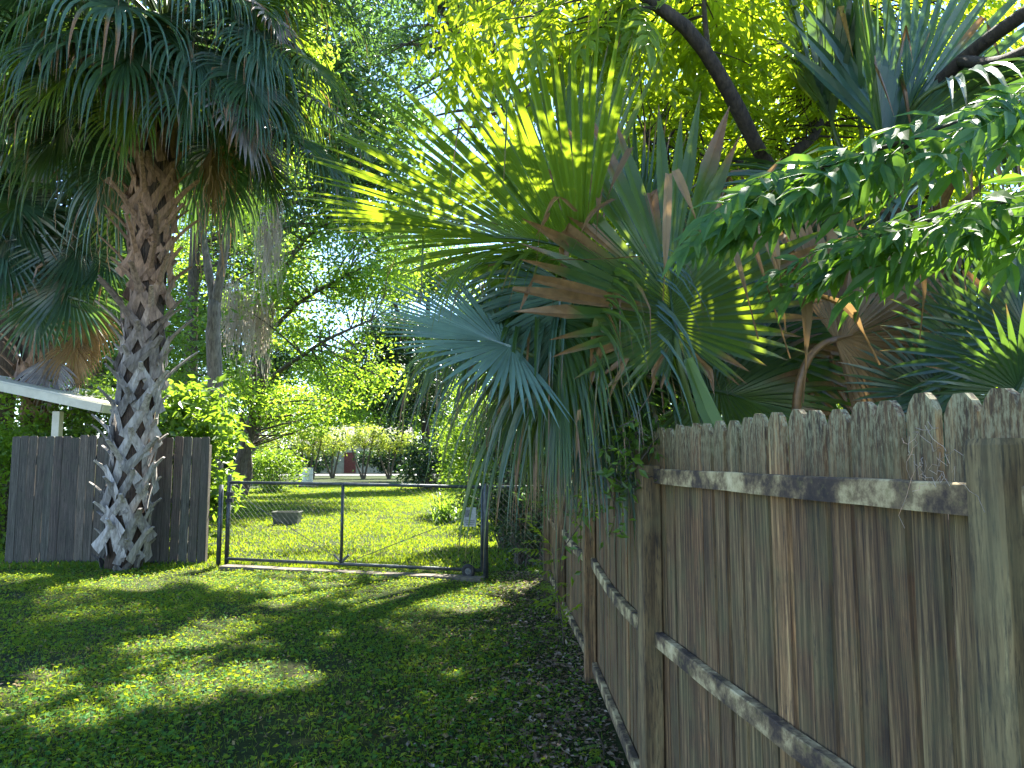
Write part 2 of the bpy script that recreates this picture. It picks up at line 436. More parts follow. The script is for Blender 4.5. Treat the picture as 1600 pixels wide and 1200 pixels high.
# ------------------------------------------------------------------ palms
def fan(mb, hub, axis, normal, L, nseg=52, spread=2.75, fuse=.42, costa=.3, curl=.25, droop=1.0, side=.68, cup=.12,
        broken=.05, brown=.12, pleat=.3, K=9, tipdroop=1.6, jit=.05, alldead=0.0, cut=0.0, wmul=1.0):
    """one costapalmate blade: pleated fused fan, free drooping tips"""
    a = norm(axis); n = np.asarray(normal, float); n = norm(n - a * n.dot(a)); s = np.cross(a, n)
    phi = np.linspace(-spread, spread, nseg) + rng.normal(size=nseg) * .012
    dphi = 2 * spread / (nseg - 1)
    u = np.clip(1 - np.abs(phi) / spread, 0, 1)
    ct = costa * L * u ** 1.3
    # the costa bends away from the upper face and under gravity
    att = hub + a * ct[:, None] - n * (curl * ct ** 2 / max(costa * L, 1e-6))[:, None]
    d = norm(np.cos(phi)[:, None] * a + np.sin(phi)[:, None] * s + n * (cup * np.sin(np.abs(phi)) - curl * .55 * u ** 2)[:, None])
    Ls = L * (side + (1 - side) * np.cos(phi / 2) ** 2) * rng.uniform(1 - jit, 1 + jit, nseg)
    if cut: Ls *= np.where(rng.random(nseg) < cut, rng.uniform(.5, .85, nseg), 1)
    Ls = Ls - ct * .55
    sd = rng.uniform(.7, 1.3, nseg)
    brk = rng.random(nseg) < broken
    bt = rng.uniform(.42, .8, nseg)
    bl = brown * rng.uniform(.2, 1.6, nseg) + brk * rng.uniform(.1, .45, nseg)
    wf = fuse * Ls * dphi * 1.04
    wf = wf * wmul
    p = att.copy(); P, W, N, D = [], [], [], []
    twist = rng.normal(size=nseg) * .35
    for k in range(K + 1):
        t = k / K
        nl = n - d * (d @ n)[:, None]; nl = norm(nl)
        tt = max(0, (t - fuse) / (1 - fuse))
        sv = np.cross(d, nl)
        nl2 = norm(nl + sv * (twist * tt)[:, None])
        w = np.where(t <= fuse, np.maximum(t, .04) * Ls * dphi * 1.04, wf * np.clip(1 - tt ** 1.5, .03, 1))
        P.append(p.copy()); N.append(nl2); D.append(d.copy()); W.append(w)
        g = droop * (.25 + tipdroop * tt ** 1.3) * sd / K
        d2 = d.copy(); d2[:, 2] -= g * (1 if t > fuse * .5 else .4)
        hit = brk & (t >= bt) & (t - 1 / K < bt)
        d2[hit] = d2[hit] * .25 + np.array([0, 0, -1.0]) + rng.normal(size=(hit.sum(), 3)) * .15
        d = norm(d2)
        p = p + d * (Ls / K)[:, None]
    P, N, D = np.stack(P, 1), np.stack(N, 1), np.stack(D, 1)
    W = np.stack(W, 1)[..., None]
    lat = norm(np.cross(D, N))
    kf = int(math.ceil(fuse * K))
    up_ = np.vstack([P[1:], 2 * P[-1:] - P[-2:-1]]); dn_ = np.vstack([2 * P[:1] - P[1:2], P[:-1]])
    gap = (up_ - dn_) / 2; gw = np.linalg.norm(gap, axis=-1, keepdims=True)
    sgn = np.sign((gap * lat).sum(-1, keepdims=True)); sgn[sgn == 0] = 1
    latn = gap / np.maximum(gw, 1e-6) * sgn
    for k in range(kf + 1):
        lat[:, k] = latn[:, k]; W[:, k] = np.clip(gw[:, k], .004, .12) * 1.03
    base_w = W[:, kf:kf + 1] * wmul
    for k in range(kf + 1, K + 1):
        tt = (k - kf) / (K - kf)
        W[:, k] = base_w[:, 0] * max(.03, 1 - tt ** 1.5)
    rows = np.stack([P - lat * W / 2, P - N * W * pleat, P + lat * W / 2], 2)        # nseg, K+1, 3, 3
    v = rows.reshape(-1, 3)
    S, k, c = np.meshgrid(np.arange(nseg), np.arange(K), np.arange(2), indexing='ij')
    b = (S * (K + 1) + k) * 3 + c
    q = np.stack([b, b + 1, b + 4, b + 3], -1).reshape(-1, 4)
    tgrid = np.linspace(0, 1, K + 1)[None]
    ct = np.linspace(0, costa * L * 1.02, 6)
    mb.tube(hub + a * ct[:, None] - n * (curl * ct ** 2 / max(costa * L, 1e-6))[:, None], np.linspace(.012, .004, 6), 5, dead=alldead)
    dead = np.clip((tgrid - (1 - bl)[:, None]) / .09, 0, 1)
    dead = np.maximum(dead, alldead)
    mb.add(v, q, rnd=np.repeat(np.clip(rng.normal(.5, .2, nseg), 0, 1), (K + 1) * 3), dead=np.repeat(dead[..., None], 3, 2).ravel())


def frond(parent, origin, hub, axis, normal, L, mat='palm', pr=.014, sag=.0, pdead=False, **kw):
    hub = np.asarray(hub, float); origin = np.asarray(origin, float)
    mb = MB()
    fan(mb, hub, axis, normal, L, **kw)
    o = mb.build('frond', M[mat], parent, origin=hub)
    t = np.linspace(0, 1, 9)[:, None]
    a = norm(axis); l = np.linalg.norm(hub - origin)
    c1 = hub - a * l * .45
    path = (1 - t) ** 2 * origin + 2 * t * (1 - t) * c1 + t ** 2 * hub
    pm = MB().tube(path - hub, np.linspace(pr * 1.5, pr, 9), 5)
    if pdead: pm.d = [np.ones(pm.n)]
    pm.build('petiole', M['petiole'], o, smooth=True)
    return o


def palm_crown(parent, c, n, pet, L, elo, ehi, mats, az0=0.0, azr=2 * math.pi, droop=1.3, nseg=40, **kw):
    """fronds all round a growing point"""
    for k in range(n):
        az = az0 + azr * ((k * .381966) % 1.0) + random.uniform(-.2, .2)
        f = (k + .5) / n
        el = elo + (ehi - elo) * f + random.uniform(-.12, .12)
        d0 = np.array([math.cos(az) * math.cos(el), math.sin(az) * math.cos(el), math.sin(el)])
        pl = pet * random.uniform(.8, 1.2)
        d1 = norm(d0 + np.array([0, 0, -.45 * (1.0 if el > -.2 else .4)]))
        org = np.asarray(c) + d0 * .12 + np.array([0, 0, -.25 + .5 * f])
        hub = org + (d0 * .55 + d1 * .45) * pl
        up = UP if abs(d1[2]) < .93 else norm(np.array([-d0[0], -d0[1], .3]))
        nn = up + rng.normal(size=3) * .2
        frond(parent, org, hub, d1, nn, L * random.uniform(.85, 1.15), mats[k % len(mats)] if el > -1.0 else 'greydead',
              nseg=nseg, droop=droop * random.uniform(.8, 1.3), spread=2.6, pr=.02, **kw)


def boot_mesh(name, stub, split=True):
    """wishbone leaf base: x tangent, y outward, z up"""
    mb = MB()
    for sx in ((-1, 1) if split else (0,)):
        t = np.linspace(0, 1, 6)[:, None]
        path = np.hstack([sx * .175 * (1 - t) ** 1.15, .0 + .085 * t ** 1.4 + .012, -.34 + .36 * t])
        tan = norm(np.gradient(path, axis=0)); lat = norm(np.cross(tan, [0, 1, 0])); out = np.cross(lat, tan)
        w = np.linspace(.15, .10, 6)[:, None]; h = np.linspace(.02, .05, 6)[:, None]
        v = np.stack([path - lat * w / 2, path + out * h * .5, path + lat * w / 2, path - out * h * .4], 1)
        k, c = np.meshgrid(np.arange(5), np.arange(4), indexing='ij')
        q = np.stack([k * 4 + c, k * 4 + (c + 1) % 4, (k + 1) * 4 + (c + 1) % 4, (k + 1) * 4 + c], -1).reshape(-1, 4)
        mb.add(v.reshape(-1, 3), np.vstack([q, [[20, 21, 22, 23]]]))
    t = np.linspace(0, 1, 5)[:, None]
    path = np.hstack([0 * t, .085 + stub * (.62 * t + .08 * t ** 2), -.03 + stub * (.78 * t - .10 * t ** 2)])
    tan = norm(np.gradient(path, axis=0)); lat = np.array([[1., 0, 0]]); out = np.cross(lat, tan)
    w = np.linspace(.10, .060, 5)[:, None]; h = np.linspace(.05, .026, 5)[:, None]
    v = np.stack([path - lat * w / 2, path + out * h * .5, path + lat * w / 2, path - out * h * .5], 1)
    k, c = np.meshgrid(np.arange(4), np.arange(4), indexing='ij')
    q = np.stack([k * 4 + c, k * 4 + (c + 1) % 4, (k + 1) * 4 + (c + 1) % 4, (k + 1) * 4 + c], -1).reshape(-1, 4)
    mb.add(v.reshape(-1, 3), np.vstack([q, [[0, 3, 2, 1], [16, 17, 18, 19]]]))
    return mb.mesh(name, M['boot'])


BOOTS = [boot_mesh('boot', s) for s in (.10, .18, .30, .42, .55)]


def booted_trunk(parent, path, r0, r1, dz=.04, brown_from=4.3, seen=True):
    """trunk tube wrapped in criss-cross leaf bases"""
    path = np.asarray(path, float)
    L = np.concatenate([[0], np.cumsum(np.linalg.norm(np.diff(path, axis=0), axis=1))])
    rs = np.linspace(r0, r1, len(path))
    trunk = MB().tube(path, rs, 14, rough=.05).build('trunk', M['fibre'], parent, smooth=True)
    if not seen: return trunk
    n = int(L[-1] / dz)
    for k in range(n):
        l = (k + .5) / n * L[-1]
        p = np.array([np.interp(l, L, path[:, q]) for q in range(3)]); r = np.interp(l, L, rs)
        az = k * 2.39996 + random.uniform(-.08, .08)
        out = np.array([math.cos(az), math.sin(az), 0])
        if out[1] > .55: continue                       # the side nobody can see round to
        hz = p[2]
        if hz > brown_from: m = BOOTS[random.choice([2, 3, 3, 4])]
        elif hz > 2.6: m = BOOTS[random.choice([1, 2, 3, 4])]
        elif hz > 1.3: m = BOOTS[random.choice([0, 1, 1, 2, 3])]
        else: m = BOOTS[random.choice([0, 0, 1, 1, 2])]
        o = link('boot', m, trunk)
        sc = random.uniform(.95, 1.35)
        if hz < .45: sc *= .75
        tang = np.array([-math.sin(az), math.cos(az), 0])
        tilt = random.gauss(0, .2)
        if random.random() < .08: continue
        jr = random.uniform(-.03, .03)
        Mx = Matrix(((tang[0], out[0], 0, p[0] + out[0] * (r * .93 + jr)), (tang[1], out[1], 0, p[1] + out[1] * (r * .93 + jr)), (0, 0, 1, p[2]), (0, 0, 0, 1)))
        o.matrix_local = Mx @ Matrix.Rotation(tilt, 4, 'Y') @ Matrix.Scale(sc, 4)
        f = min(1, max(0, (hz - brown_from + 1.0) / 1.6))
        g = random.uniform(.45, 1.05) * (.6 if hz < .5 else 1)
        o.color = (g * (1 - .18 * f), g * (.98 - .46 * f), g * (.97 - .62 * f), 1)
    return trunk


def strands(mb, path_top, n, L, spread, w=.012, wig=.05):
    """hanging threads: narrow ribbons"""
    for _ in range(n):
        p = np.asarray(path_top) + rng.normal(size=3) * spread
        l = L * random.uniform(.4, 1.1); K = 6
        pts = p + np.cumsum(np.vstack([np.zeros(3), rng.normal(size=(K, 3)) * [wig, wig, .01] + [0, 0, -l / K]]), 0)
        lat = norm(rng.normal(size=3) * [1, 1, 0]) * w
        v = np.stack([pts - lat, pts + lat], 1).reshape(-1, 3)
        mb.add(v, [[2 * k, 2 * k + 1, 2 * k + 3, 2 * k + 2] for k in range(K)])


# --- the large booted palm in front of the grey fence
pa = thing('cabbage_palm', 'tall cabbage palm with criss-cross leaf bases on its trunk before grey board fence', 'palm tree')
pb = at(193, 880, 11.45); pb[2] = -.05
pth = [pb, at(200, 800, 11.45), at(210, 680, 11.45), at(220, 580, 11.45), at(232, 450, 11.45), at(240, 330, 11.5), at(247, 220, 11.55), at(254, 110, 11.6), at(256, 55, 11.6)]
booted_trunk(pa, pth, .25, .265, dz=.047, brown_from=4.0)
CA = np.array(pth[-1]) + [0, 0, .0]
palm_crown(pa, CA, 66, 1.6, 1.8, -.85, 1.15, ['palmdeep', 'palmblue', 'palm', 'palmblue', 'palmdeep'], droop=4.0, nseg=56, brown=.08, broken=.10, tipdroop=2.6, fuse=.28, wmul=.75, jit=.14, cup=.3)
for px, py, Y, mat, L in ((215, 75, 10.3, 'greydead', 1.1), (150, 40, 10.4, 'greydead', .9), (375, 165, 10.7, 'greydead', 1.25), (20, 150, 11.0, 'greydead', 1.2), (330, 235, 12.2, 'deadpalm', 1.1), (420, 20, 10.6, 'greydead', .8)):
    h = at(px, py, Y)
    frond(pa, CA + norm(h - CA) * .3, h, norm(np.append((h - CA)[:2] * .35, -1)), norm(np.append((h - CA)[:2], .2)), L, mat, nseg=30, spread=1.5, droop=1.6, pdead=True, broken=.3, pr=.02)
for px, py, Y, ax, L, mat in ((435, 200, 11.0, (.75, -.2, -.35), 1.75, 'palmdeep'), (480, 225, 11.6, (.6, -.1, -.6), 1.5, 'palmdeep'), (400, 235, 11.9, (.5, -.1, -.7), 1.4, 'palmdeep'), (110, 150, 11.2, (-.5, -.1, -.6), 1.7, 'palmdeep'), (30, 140, 11.4, (-.7, -.1, -.4), 1.6, 'palmdeep'), (385, 110, 10.4, (.35, -.3, -.6), 1.4, 'palmdeep'), (300, 110, 10.2, (.05, -.4, -.7), 1.4, 'palmdeep'),
                              (170, 80, 10.3, (-.2, -.4, -.6), 1.5, 'palmdeep'), (70, 115, 10.7, (-.6, -.2, -.4), 1.4, 'palmdeep'), (110, 60, 10.5, (-.3, -.3, -.6), 1.4, 'palmblue'), (480, 90, 10.8, (.6, -.2, -.5), 1.3, 'palm'), (230, 30, 10.2, (0, -.4, -.6), 1.4, 'palmdeep'),
                              (500, 160, 12.0, (.7, .1, -.4), 1.3, 'palmdeep'), (25, 60, 11.0, (-.6, 0, -.5), 1.4, 'palmblue'), (405, 50, 10.5, (.3, -.3, -.6), 1.3, 'palmblue')):
    h = at(px, py, Y)
    frond(pa, CA + norm(h - CA) * .2, h, ax, (ax[0] * .5, -.3, 1), L, mat, nseg=54, spread=2.2, costa=.28, droop=3.4, tipdroop=2.6, fuse=.28, wmul=.75, jit=.14, broken=.12, pr=.02)
st = MB()
for px, py in ((180, 260), (300, 270), (195, 300), (330, 280)):
    strands(st, at(px, py, 11.3), 14, 1.1, [.25, .2, .3], .008, .04)
st.build('fibre_strands', M['deadpalm'], pa)

# --- second palm, behind the fence at the far left
pb2 = thing('cabbage_palm', 'dark shaded cabbage palm with grey dead skirt rising behind the pale roof', 'palm tree')
b2 = at(62, 690, 15.2); c2 = at(70, 330, 15.0)
booted_trunk(pb2, [[b2[0], 15.2, -.1], [b2[0], 15.2, 2.2], [c2[0] - .1, 15.1, 4.5], c2], .30, .25, dz=.06, brown_from=2.0)
palm_crown(pb2, c2, 34, 1.3, 1.45, -.6, 1.2, ['palmdeep', 'palmdeep', 'palmblue'], droop=1.4, nseg=40, brown=.06)
for px, py, L, mat in ((75, 560, 1.0, 'greydead'), (5, 380, 1.3, 'greydead'), (140, 480, 1.2, 'deadpalm'), (115, 530, 1.0, 'deadpalm')):
    h = at(px, py, 14.5)
    frond(pb2, c2 + [0, 0, -.5], h, (0.05, -.1, -1), (0, -1, .2), L, mat, nseg=28, spread=1.1, droop=1.5, pdead=True, pr=.02)
for px, py, ax, L in ((60, 250, (.3, -.2, .7), 1.4), (130, 300, (.6, -.2, .3), 1.4), (20, 380, (-.3, -.2, -.6), 1.5), (110, 370, (.5, -.2, -.5), 1.5), (170, 330, (.7, -.1, -.3), 1.3), (60, 450, (0, -.2, -.9), 1.3), (140, 235, (.5, -.2, .4), 1.2), (30, 297, (-.1, -.2, -.9), 1.9), (95, 430, (.5, -.2, -.6), 1.5), (20, 200, (-.3, -.3, .6), 1.5), (150, 400, (.8, -.2, -.3), 1.2)):
    h = at(px, py, 13.6)
    frond(pb2, c2, h, ax, (0, -1, .35), L, 'palmdeep', nseg=50, spread=2.9, droop=.7, pr=.02, side=.8)
# --- third palm, high behind it
pb3 = thing('cabbage_palm', 'high cabbage palm crown showing above and behind the booted palm', 'palm tree')
c3 = at(60, 30, 17.0)
booted_trunk(pb3, [[c3[0] - .4, 17.2, -.1], [c3[0] - .3, 17.1, 5], c3], .27, .22, seen=False)
palm_crown(pb3, c3, 30, 1.5, 1.7, -.6, 1.2, ['palmdeep', 'palmblue'], droop=1.5, nseg=32)

# --- the near fan palm leaning over the wooden fence
p1 = thing('fan_palm', 'large fan palm spilling long drooping fronds over the brown picket fence', 'palm tree')
o1 = at(1105, 660, 3.95)
MB().tube([[o1[0] + .05, 4.0, -.1], [o1[0] + .03, 3.98, .9], o1 + [0, 0, -.02]], [.17, .15, .12], 12, rough=.08).build('trunk', M['fibre'], p1, smooth=True)
# upright fan with scorched tips, facing the lawn
frond(p1, o1 + [-.05, -.35, -.25], at(1056, 528, 3.25), (-.05, .22, 1), (-.1, -1, .25), 1.15, 'palm', nseg=54, spread=2.85, costa=.22, droop=.3, curl=.0, side=.22, fuse=.5, brown=.30, broken=.20, pr=.016, jit=.1, tipdroop=1.3)
# big backlit fan arching to the left
frond(p1, o1, at(915, 395, 3.55), (-.93, .05, .36), (.30, .35, .88), 1.30, 'palm', nseg=66, spread=1.5, costa=.34, curl=.22, droop=.42, side=.85, tipdroop=.9, fuse=.36, brown=.06, broken=.05, pr=.017)
frond(p1, o1, at(895, 400, 3.85), (-.14, .12, 1), (-.4, -.8, .2), 1.22, 'palm', nseg=30, spread=.62, costa=.3, droop=.25, side=.85, brown=.1, broken=.06)
frond(p1, o1, at(1010, 420, 4.1), (-.02, .15, 1), (.5, -.8, .2), 1.05, 'palmdeep', nseg=26, spread=.5, costa=.3, droop=.2, side=.85, brown=.2, broken=.1)
# blue green fan, paled by sky reflection put into its colour
frond(p1, o1 + [-.1, 0, 0], at(806, 545, 3.7), (-.84, -.05, .34), (.1, -.6, .85), .74, 'palmskylit', nseg=56, spread=2.2, costa=.2, droop=.35, curl=.05, side=.9, brown=.03, pleat=.22, tipdroop=1.2)
# curtain of hanging fronds
for px, py, Y, ax, L, mt in ((890, 470, 4.0, (-.3, -.1, -.35), 1.2, 'palm'), (940, 500, 3.95, (-.2, -.12, -.5), 1.1, 'palmdeep'), (870, 440, 4.3, (-.4, 0, -.1), 1.2, 'palm'),
                             (925, 430, 4.2, (-.3, -.1, -.1), 1.2, 'palmblue'), (985, 580, 4.0, (-.2, -.1, -.7), .85, 'palmdeep'), (960, 450, 4.2, (-.2, -.15, .1), 1.1, 'palm'),
                             (880, 440, 3.65, (-.12, -.1, -.6), 1.05, 'palmblue'), (905, 440, 3.65, (-.3, .1, -.7), 1.0, 'palm'), (885, 490, 3.6, (-.3, .1, -.8), .9, 'palm'), (850, 500, 3.75, (-.2, -.05, -.8), .9, 'palm')):
    frond(p1, o1, at(px, py, Y), ax, (-.2, -.4, 1), L, mt, nseg=74, spread=2.1, costa=.3, droop=3.0, curl=.3, side=.75, brown=.12, broken=.18, tipdroop=2.2, fuse=.26, wmul=.62, jit=.2)
# low right-hand blades and fillers
for px, py, Y, ax, L, mt in ((1150, 560, 3.9, (.5, -.2, .5), .85, 'palmdeep'), (1190, 470, 4.2, (.4, .1, .8), 1.0, 'palmdeep'), (1130, 420, 4.5, (.2, .3, .9), .8, 'palmdeep'),
                             (1105, 610, 3.6, (.75, -.35, -.1), .75, 'palm'), (1230, 560, 4.3, (.6, -.1, .3), .9, 'palmdeep'), (1160, 640, 4.0, (.4, -.3, .6), .7, 'palmdeep')):
    frond(p1, o1, at(px, py, Y), ax, (-.1, -.8, .6), L, mt, nseg=44, spread=2.2, costa=.25, droop=1.0, side=.7, brown=.25, broken=.25)
# dead brown fan
frond(p1, at(1245, 680, 3.2), at(1305, 530, 3.15), (.93, .1, .22), (.1, -.95, .35), .68, 'deadpalm', nseg=46, spread=1.75, costa=.12, droop=.12, tipdroop=.5, curl=.0, cup=.0, side=.9, fuse=.72, broken=.05, pdead=True, pleat=.35, pr=.015, cut=.25)
def blade(pts, w, mat, name='dead_blade'):
    """a single folded strip of leaf through pixel points (px, py, Y)"""
    q = np.array([at(*p) for p in pts])
    s0 = np.linspace(0, len(q) - 1, 10)
    q = np.stack([np.interp(s0, np.arange(len(q)), q[:, k]) for k in range(3)], 1)
    q[1:-1] = q[1:-1] * .5 + (q[:-2] + q[2:]) * .25
    t = np.linspace(0, 1, 10)[:, None]; ww = w * np.clip(np.sin(np.clip(t * 1.15 + .25, 0, 1) * math.pi) + .12, .05, 1)
    ang = random.uniform(-.9, .9) + t * random.uniform(-1, 1)
    lat = np.hstack([np.cos(ang), np.sin(ang), .15 * np.cos(ang)]) * ww / 2
    MB().add(np.stack([q - lat, q + np.array([0, .25 * w, 0]), q + lat], 1).reshape(-1, 3),
             [[3 * k + c, 3 * k + c + 1, 3 * k + c + 4, 3 * k + c + 3] for k in range(9) for c in range(2)]).build(name, M[mat], p1)


for pts, w in (([(1045, 270, 3.1), (1040, 400, 3.05), (1036, 470, 3.05)], .035), ([(1055, 265, 3.1), (1075, 310, 3.0), (1110, 400, 3.0)], .03), ([(1120, 350, 3.1), (1145, 380, 3.0), (1170, 470, 3.0), (1185, 530, 3.0)], .034),
               ([(1135, 330, 3.2), (1165, 345, 3.1), (1200, 450, 3.05), (1235, 560, 3.0)], .032), ([(1150, 340, 3.2), (1195, 360, 3.1), (1220, 440, 3.05), (1228, 520, 3.05)], .036), ([(1195, 330, 3.1), (1215, 400, 3.0), (1225, 470, 3.0)], .03),
               ([(1250, 440, 3.1), (1262, 470, 3.0), (1260, 560, 3.0), (1255, 630, 3.0)], .036), ([(1265, 458, 3.0), (1325, 475, 2.95), (1350, 520, 2.95), (1375, 570, 2.95)], .034), ([(1440, 400, 2.9), (1445, 460, 2.85), (1438, 530, 2.85)], .03),
               ([(960, 310, 3.4), (925, 330, 3.3), (905, 370, 3.3), (890, 400, 3.3)], .03), ([(985, 230, 3.5), (960, 280, 3.4), (935, 345, 3.3)], .03), ([(940, 240, 3.5), (935, 320, 3.4), (930, 390, 3.4)], .026),
               ([(900, 330, 3.5), (870, 300, 3.4), (845, 350, 3.4), (838, 410, 3.4)], .026), ([(1000, 400, 3.3), (930, 405, 3.25), (860, 405, 3.3)], .04), ([(905, 640, 3.5), (902, 700, 3.5), (896, 760, 3.5)], .016), ([(980, 560, 3.4), (960, 600, 3.4), (915, 720, 3.4)], .018)):
    blade([(a_, b_, c_ - .2) for a_, b_, c_ in pts], w * 1.25, 'deadpalm')
# the blade that reaches down across the rail
bl = MB()
path = np.array([at(1075, 560, 3.0), at(1105, 640, 2.85), at(1135, 700, 2.75), at(1165, 760, 2.7), at(1190, 830, 2.68), at(1215, 890, 2.66)])
w = np.array([.02, .036, .034, .026, .014, .002])
lat = np.array([.9, -.3, .25])
bl.add(np.stack([path - lat * w[:, None], path + np.array([0, .02, 0]), path + lat * w[:, None]], 1).reshape(-1, 3),
       [[3 * k + c, 3 * k + c + 1, 3 * k + c + 4, 3 * k + c + 3] for k in range(5) for c in range(2)])
bl.build('frond_blade', M['palm'], p1)

# --- dark upright palm to the right
p2 = thing('fan_palm', 'dark fan palm with upright stalks and slim trunk behind the highest pickets', 'palm tree')
o2 = at(1405, 330, 4.6)
booted_trunk(p2, [[o2[0] + .06, 4.6, -.1], [o2[0] + .05, 4.6, 1.6], o2], .14, .12, dz=.05, brown_from=0.5)
for px, py, Y, ax, L, mt, nn, spd in ((1300, 190, 4.7, (-.12, 0, 1), 1.2, 'palmdeep', (1, .2, 0), .55), (1345, 200, 4.6, (-.03, 0, 1), 1.3, 'palmdeep', (.9, -.4, 0), .5), (1400, 230, 4.4, (.25, -.1, .9), 1.2, 'palmblue', (-.3, -.8, .4), .9),
                             (1480, 130, 4.2, (.6, -.3, .1), 1.1, 'palmblue', (0, -.4, .9), 1.7), (1540, 230, 4.2, (.7, -.3, -.2), 1.0, 'palmdeep', (0, -.5, .8), 1.8), (1450, 280, 4.0, (.3, -.5, .2), .9, 'palmblue', (0, -.6, .7), 1.6),
                             (1345, 300, 4.3, (-.6, -.2, .1), 1.0, 'palmdeep', (0, -.5, .8), 1.3), (1330, 430, 4.4, (-.4, -.3, -.5), .85, 'palm', (0, -.7, .6), 1.4), (1500, 380, 4.4, (.7, -.1, -.3), .9, 'palmdeep', (0, -.6, .7), 1.7), (1385, 260, 4.2, (-.1, -.3, .9), 1.0, 'palmdeep', (.6, -.7, .2), .8)):
    frond(p2, o2, at(px, py, Y), ax, nn, L, mt, nseg=max(14, int(spd * 24)), spread=spd, costa=.3, droop=1.6 if spd > 1 else .4, side=.8, brown=.08, broken=.12, pr=.015, tipdroop=2.0, fuse=.34)
# --- low dark palm at the end of the view
p3 = thing('fan_palm', 'small shaded fan palm peering over the fence beside the brown dead fan', 'palm tree')
o3 = at(1545, 700, 3.1)
MB().tube([[o3[0], 3.1, -.1], [o3[0], 3.1, 1.0], o3], [.12, .11, .09], 10, rough=.08).build('trunk', M['fibre'], p3, smooth=True)
for px, py, Y, ax, L, mt in ((1545, 575, 2.9, (-.1, .1, .9), .5, 'palmdeep'), (1600, 540, 2.9, (.3, 0, .9), .5, 'palmdeep'), (1490, 620, 3.0, (-.8, 0, .25), .42, 'palmdeep'), (1580, 620, 2.8, (.1, -.5, .5), .4, 'palmdeep'), (1660, 560, 3.0, (.6, 0, .5), .5, 'palmdeep')):
    frond(p3, o3, at(px, py, Y), ax, (0, -.9, .4), L, mt, nseg=40, spread=2.5, costa=.2, droop=.5, side=.8, pr=.01)


# ------------------------------------------------------------------ wooden fences
def picket_mesh(w, h, t=.018, ear=.033):
    """dog-eared board: x width, y thickness, z up; outline slightly uneven"""
    j = lambda a: random.uniform(-a, a)
    out = [(-w / 2, 0), (w / 2, 0), (w / 2 + j(.001), h * .5), (w / 2, h - ear * 1.25 + j(.004)), (w / 2 - ear * .42, h - ear * .45 + j(.003)), (w / 2 - ear, h + j(.003)),
           (-w / 2 + ear, h + j(.003)), (-w / 2 + ear * .42, h - ear * .45 + j(.003)), (-w / 2, h - ear * 1.25 + j(.004)), (-w / 2 + j(.001), h * .5)]
    n = len(out)
    v = [(x, -t / 2, z) for x, z in out] + [(x, t / 2, z) for x, z in out]
    me = bpy.data.meshes.new('picket')
    me.from_pydata(v, [], [list(range(n)), list(range(2 * n - 1, n - 1, -1))] + [[k, k + n, (k + 1) % n + n, (k + 1) % n] for k in range(n)])
    return me


def post_obj(parent, x, y, h, s=.09, lean=(0, 0), yaw=0.0, mat='post'):
    mb = MB()
    e = .006
    ring = [(-s / 2 + e, -s / 2), (s / 2 - e, -s / 2), (s / 2, -s / 2 + e), (s / 2, s / 2 - e), (s / 2 - e, s / 2), (-s / 2 + e, s / 2), (-s / 2, s / 2 - e), (-s / 2, -s / 2 + e)]
    zs = [-.1, h * .3, h * .7, h - .012, h]
    v = [(a * (.93 if k == 4 else 1), b * (.93 if k == 4 else 1), z) for k, z in enumerate(zs) for a, b in ring]
    mb.add(v, [[k * 8 + c, k * 8 + (c + 1) % 8, k * 8 + 8 + (c + 1) % 8, k * 8 + 8 + c] for k in range(4) for c in range(8)])
    mb.add([v[32 + c] for c in range(8)] + [(0, 0, h)], tris=[[c, (c + 1) % 8, 8] for c in range(8)])
    o = mb.build('post', M[mat], parent)
    o.location = (x, y, 0); o.rotation_euler = (lean[1], lean[0], yaw)
    return o


def rail_obj(parent, a, b, z, h=.064, t=.038, sag=0.0, off=0.0, mat='rail', dz1=0.0):
    """from a to b (2-D), top at z; off moves it across the fence line"""
    a, b = np.asarray(a, float), np.asarray(b, float)
    L = np.linalg.norm(b - a); ang = math.atan2(*(b - a)[::-1])
    K = 10
    mb = MB(); V = []
    for k in range(K + 1):
        f = k / K
        zz = -sag * 4 * f * (1 - f) + dz1 * f + random.uniform(-.0015, .0015)
        for yy, z2 in ((-t / 2, -h), (t / 2, -h), (t / 2, -.004), (t / 2 - .004, 0), (-t / 2 + .004, 0), (-t / 2, -.004)):
            V.append((f * L, off + yy, zz + z2))
    mb.add(V, [[k * 6 + c, k * 6 + (c + 1) % 6, k * 6 + 6 + (c + 1) % 6, k * 6 + 6 + c] for k in range(K) for c in range(6)] + [[0, 1, 2, 5], [2, 3, 4, 5], [K * 6 + 5, K * 6 + 2, K * 6 + 1, K * 6], [K * 6 + 5, K * 6 + 4, K * 6 + 3, K * 6 + 2]])
    o = mb.build('rail', M[mat], parent)
    o.location = (*a, z); o.rotation_euler = (0, 0, ang)
    return o


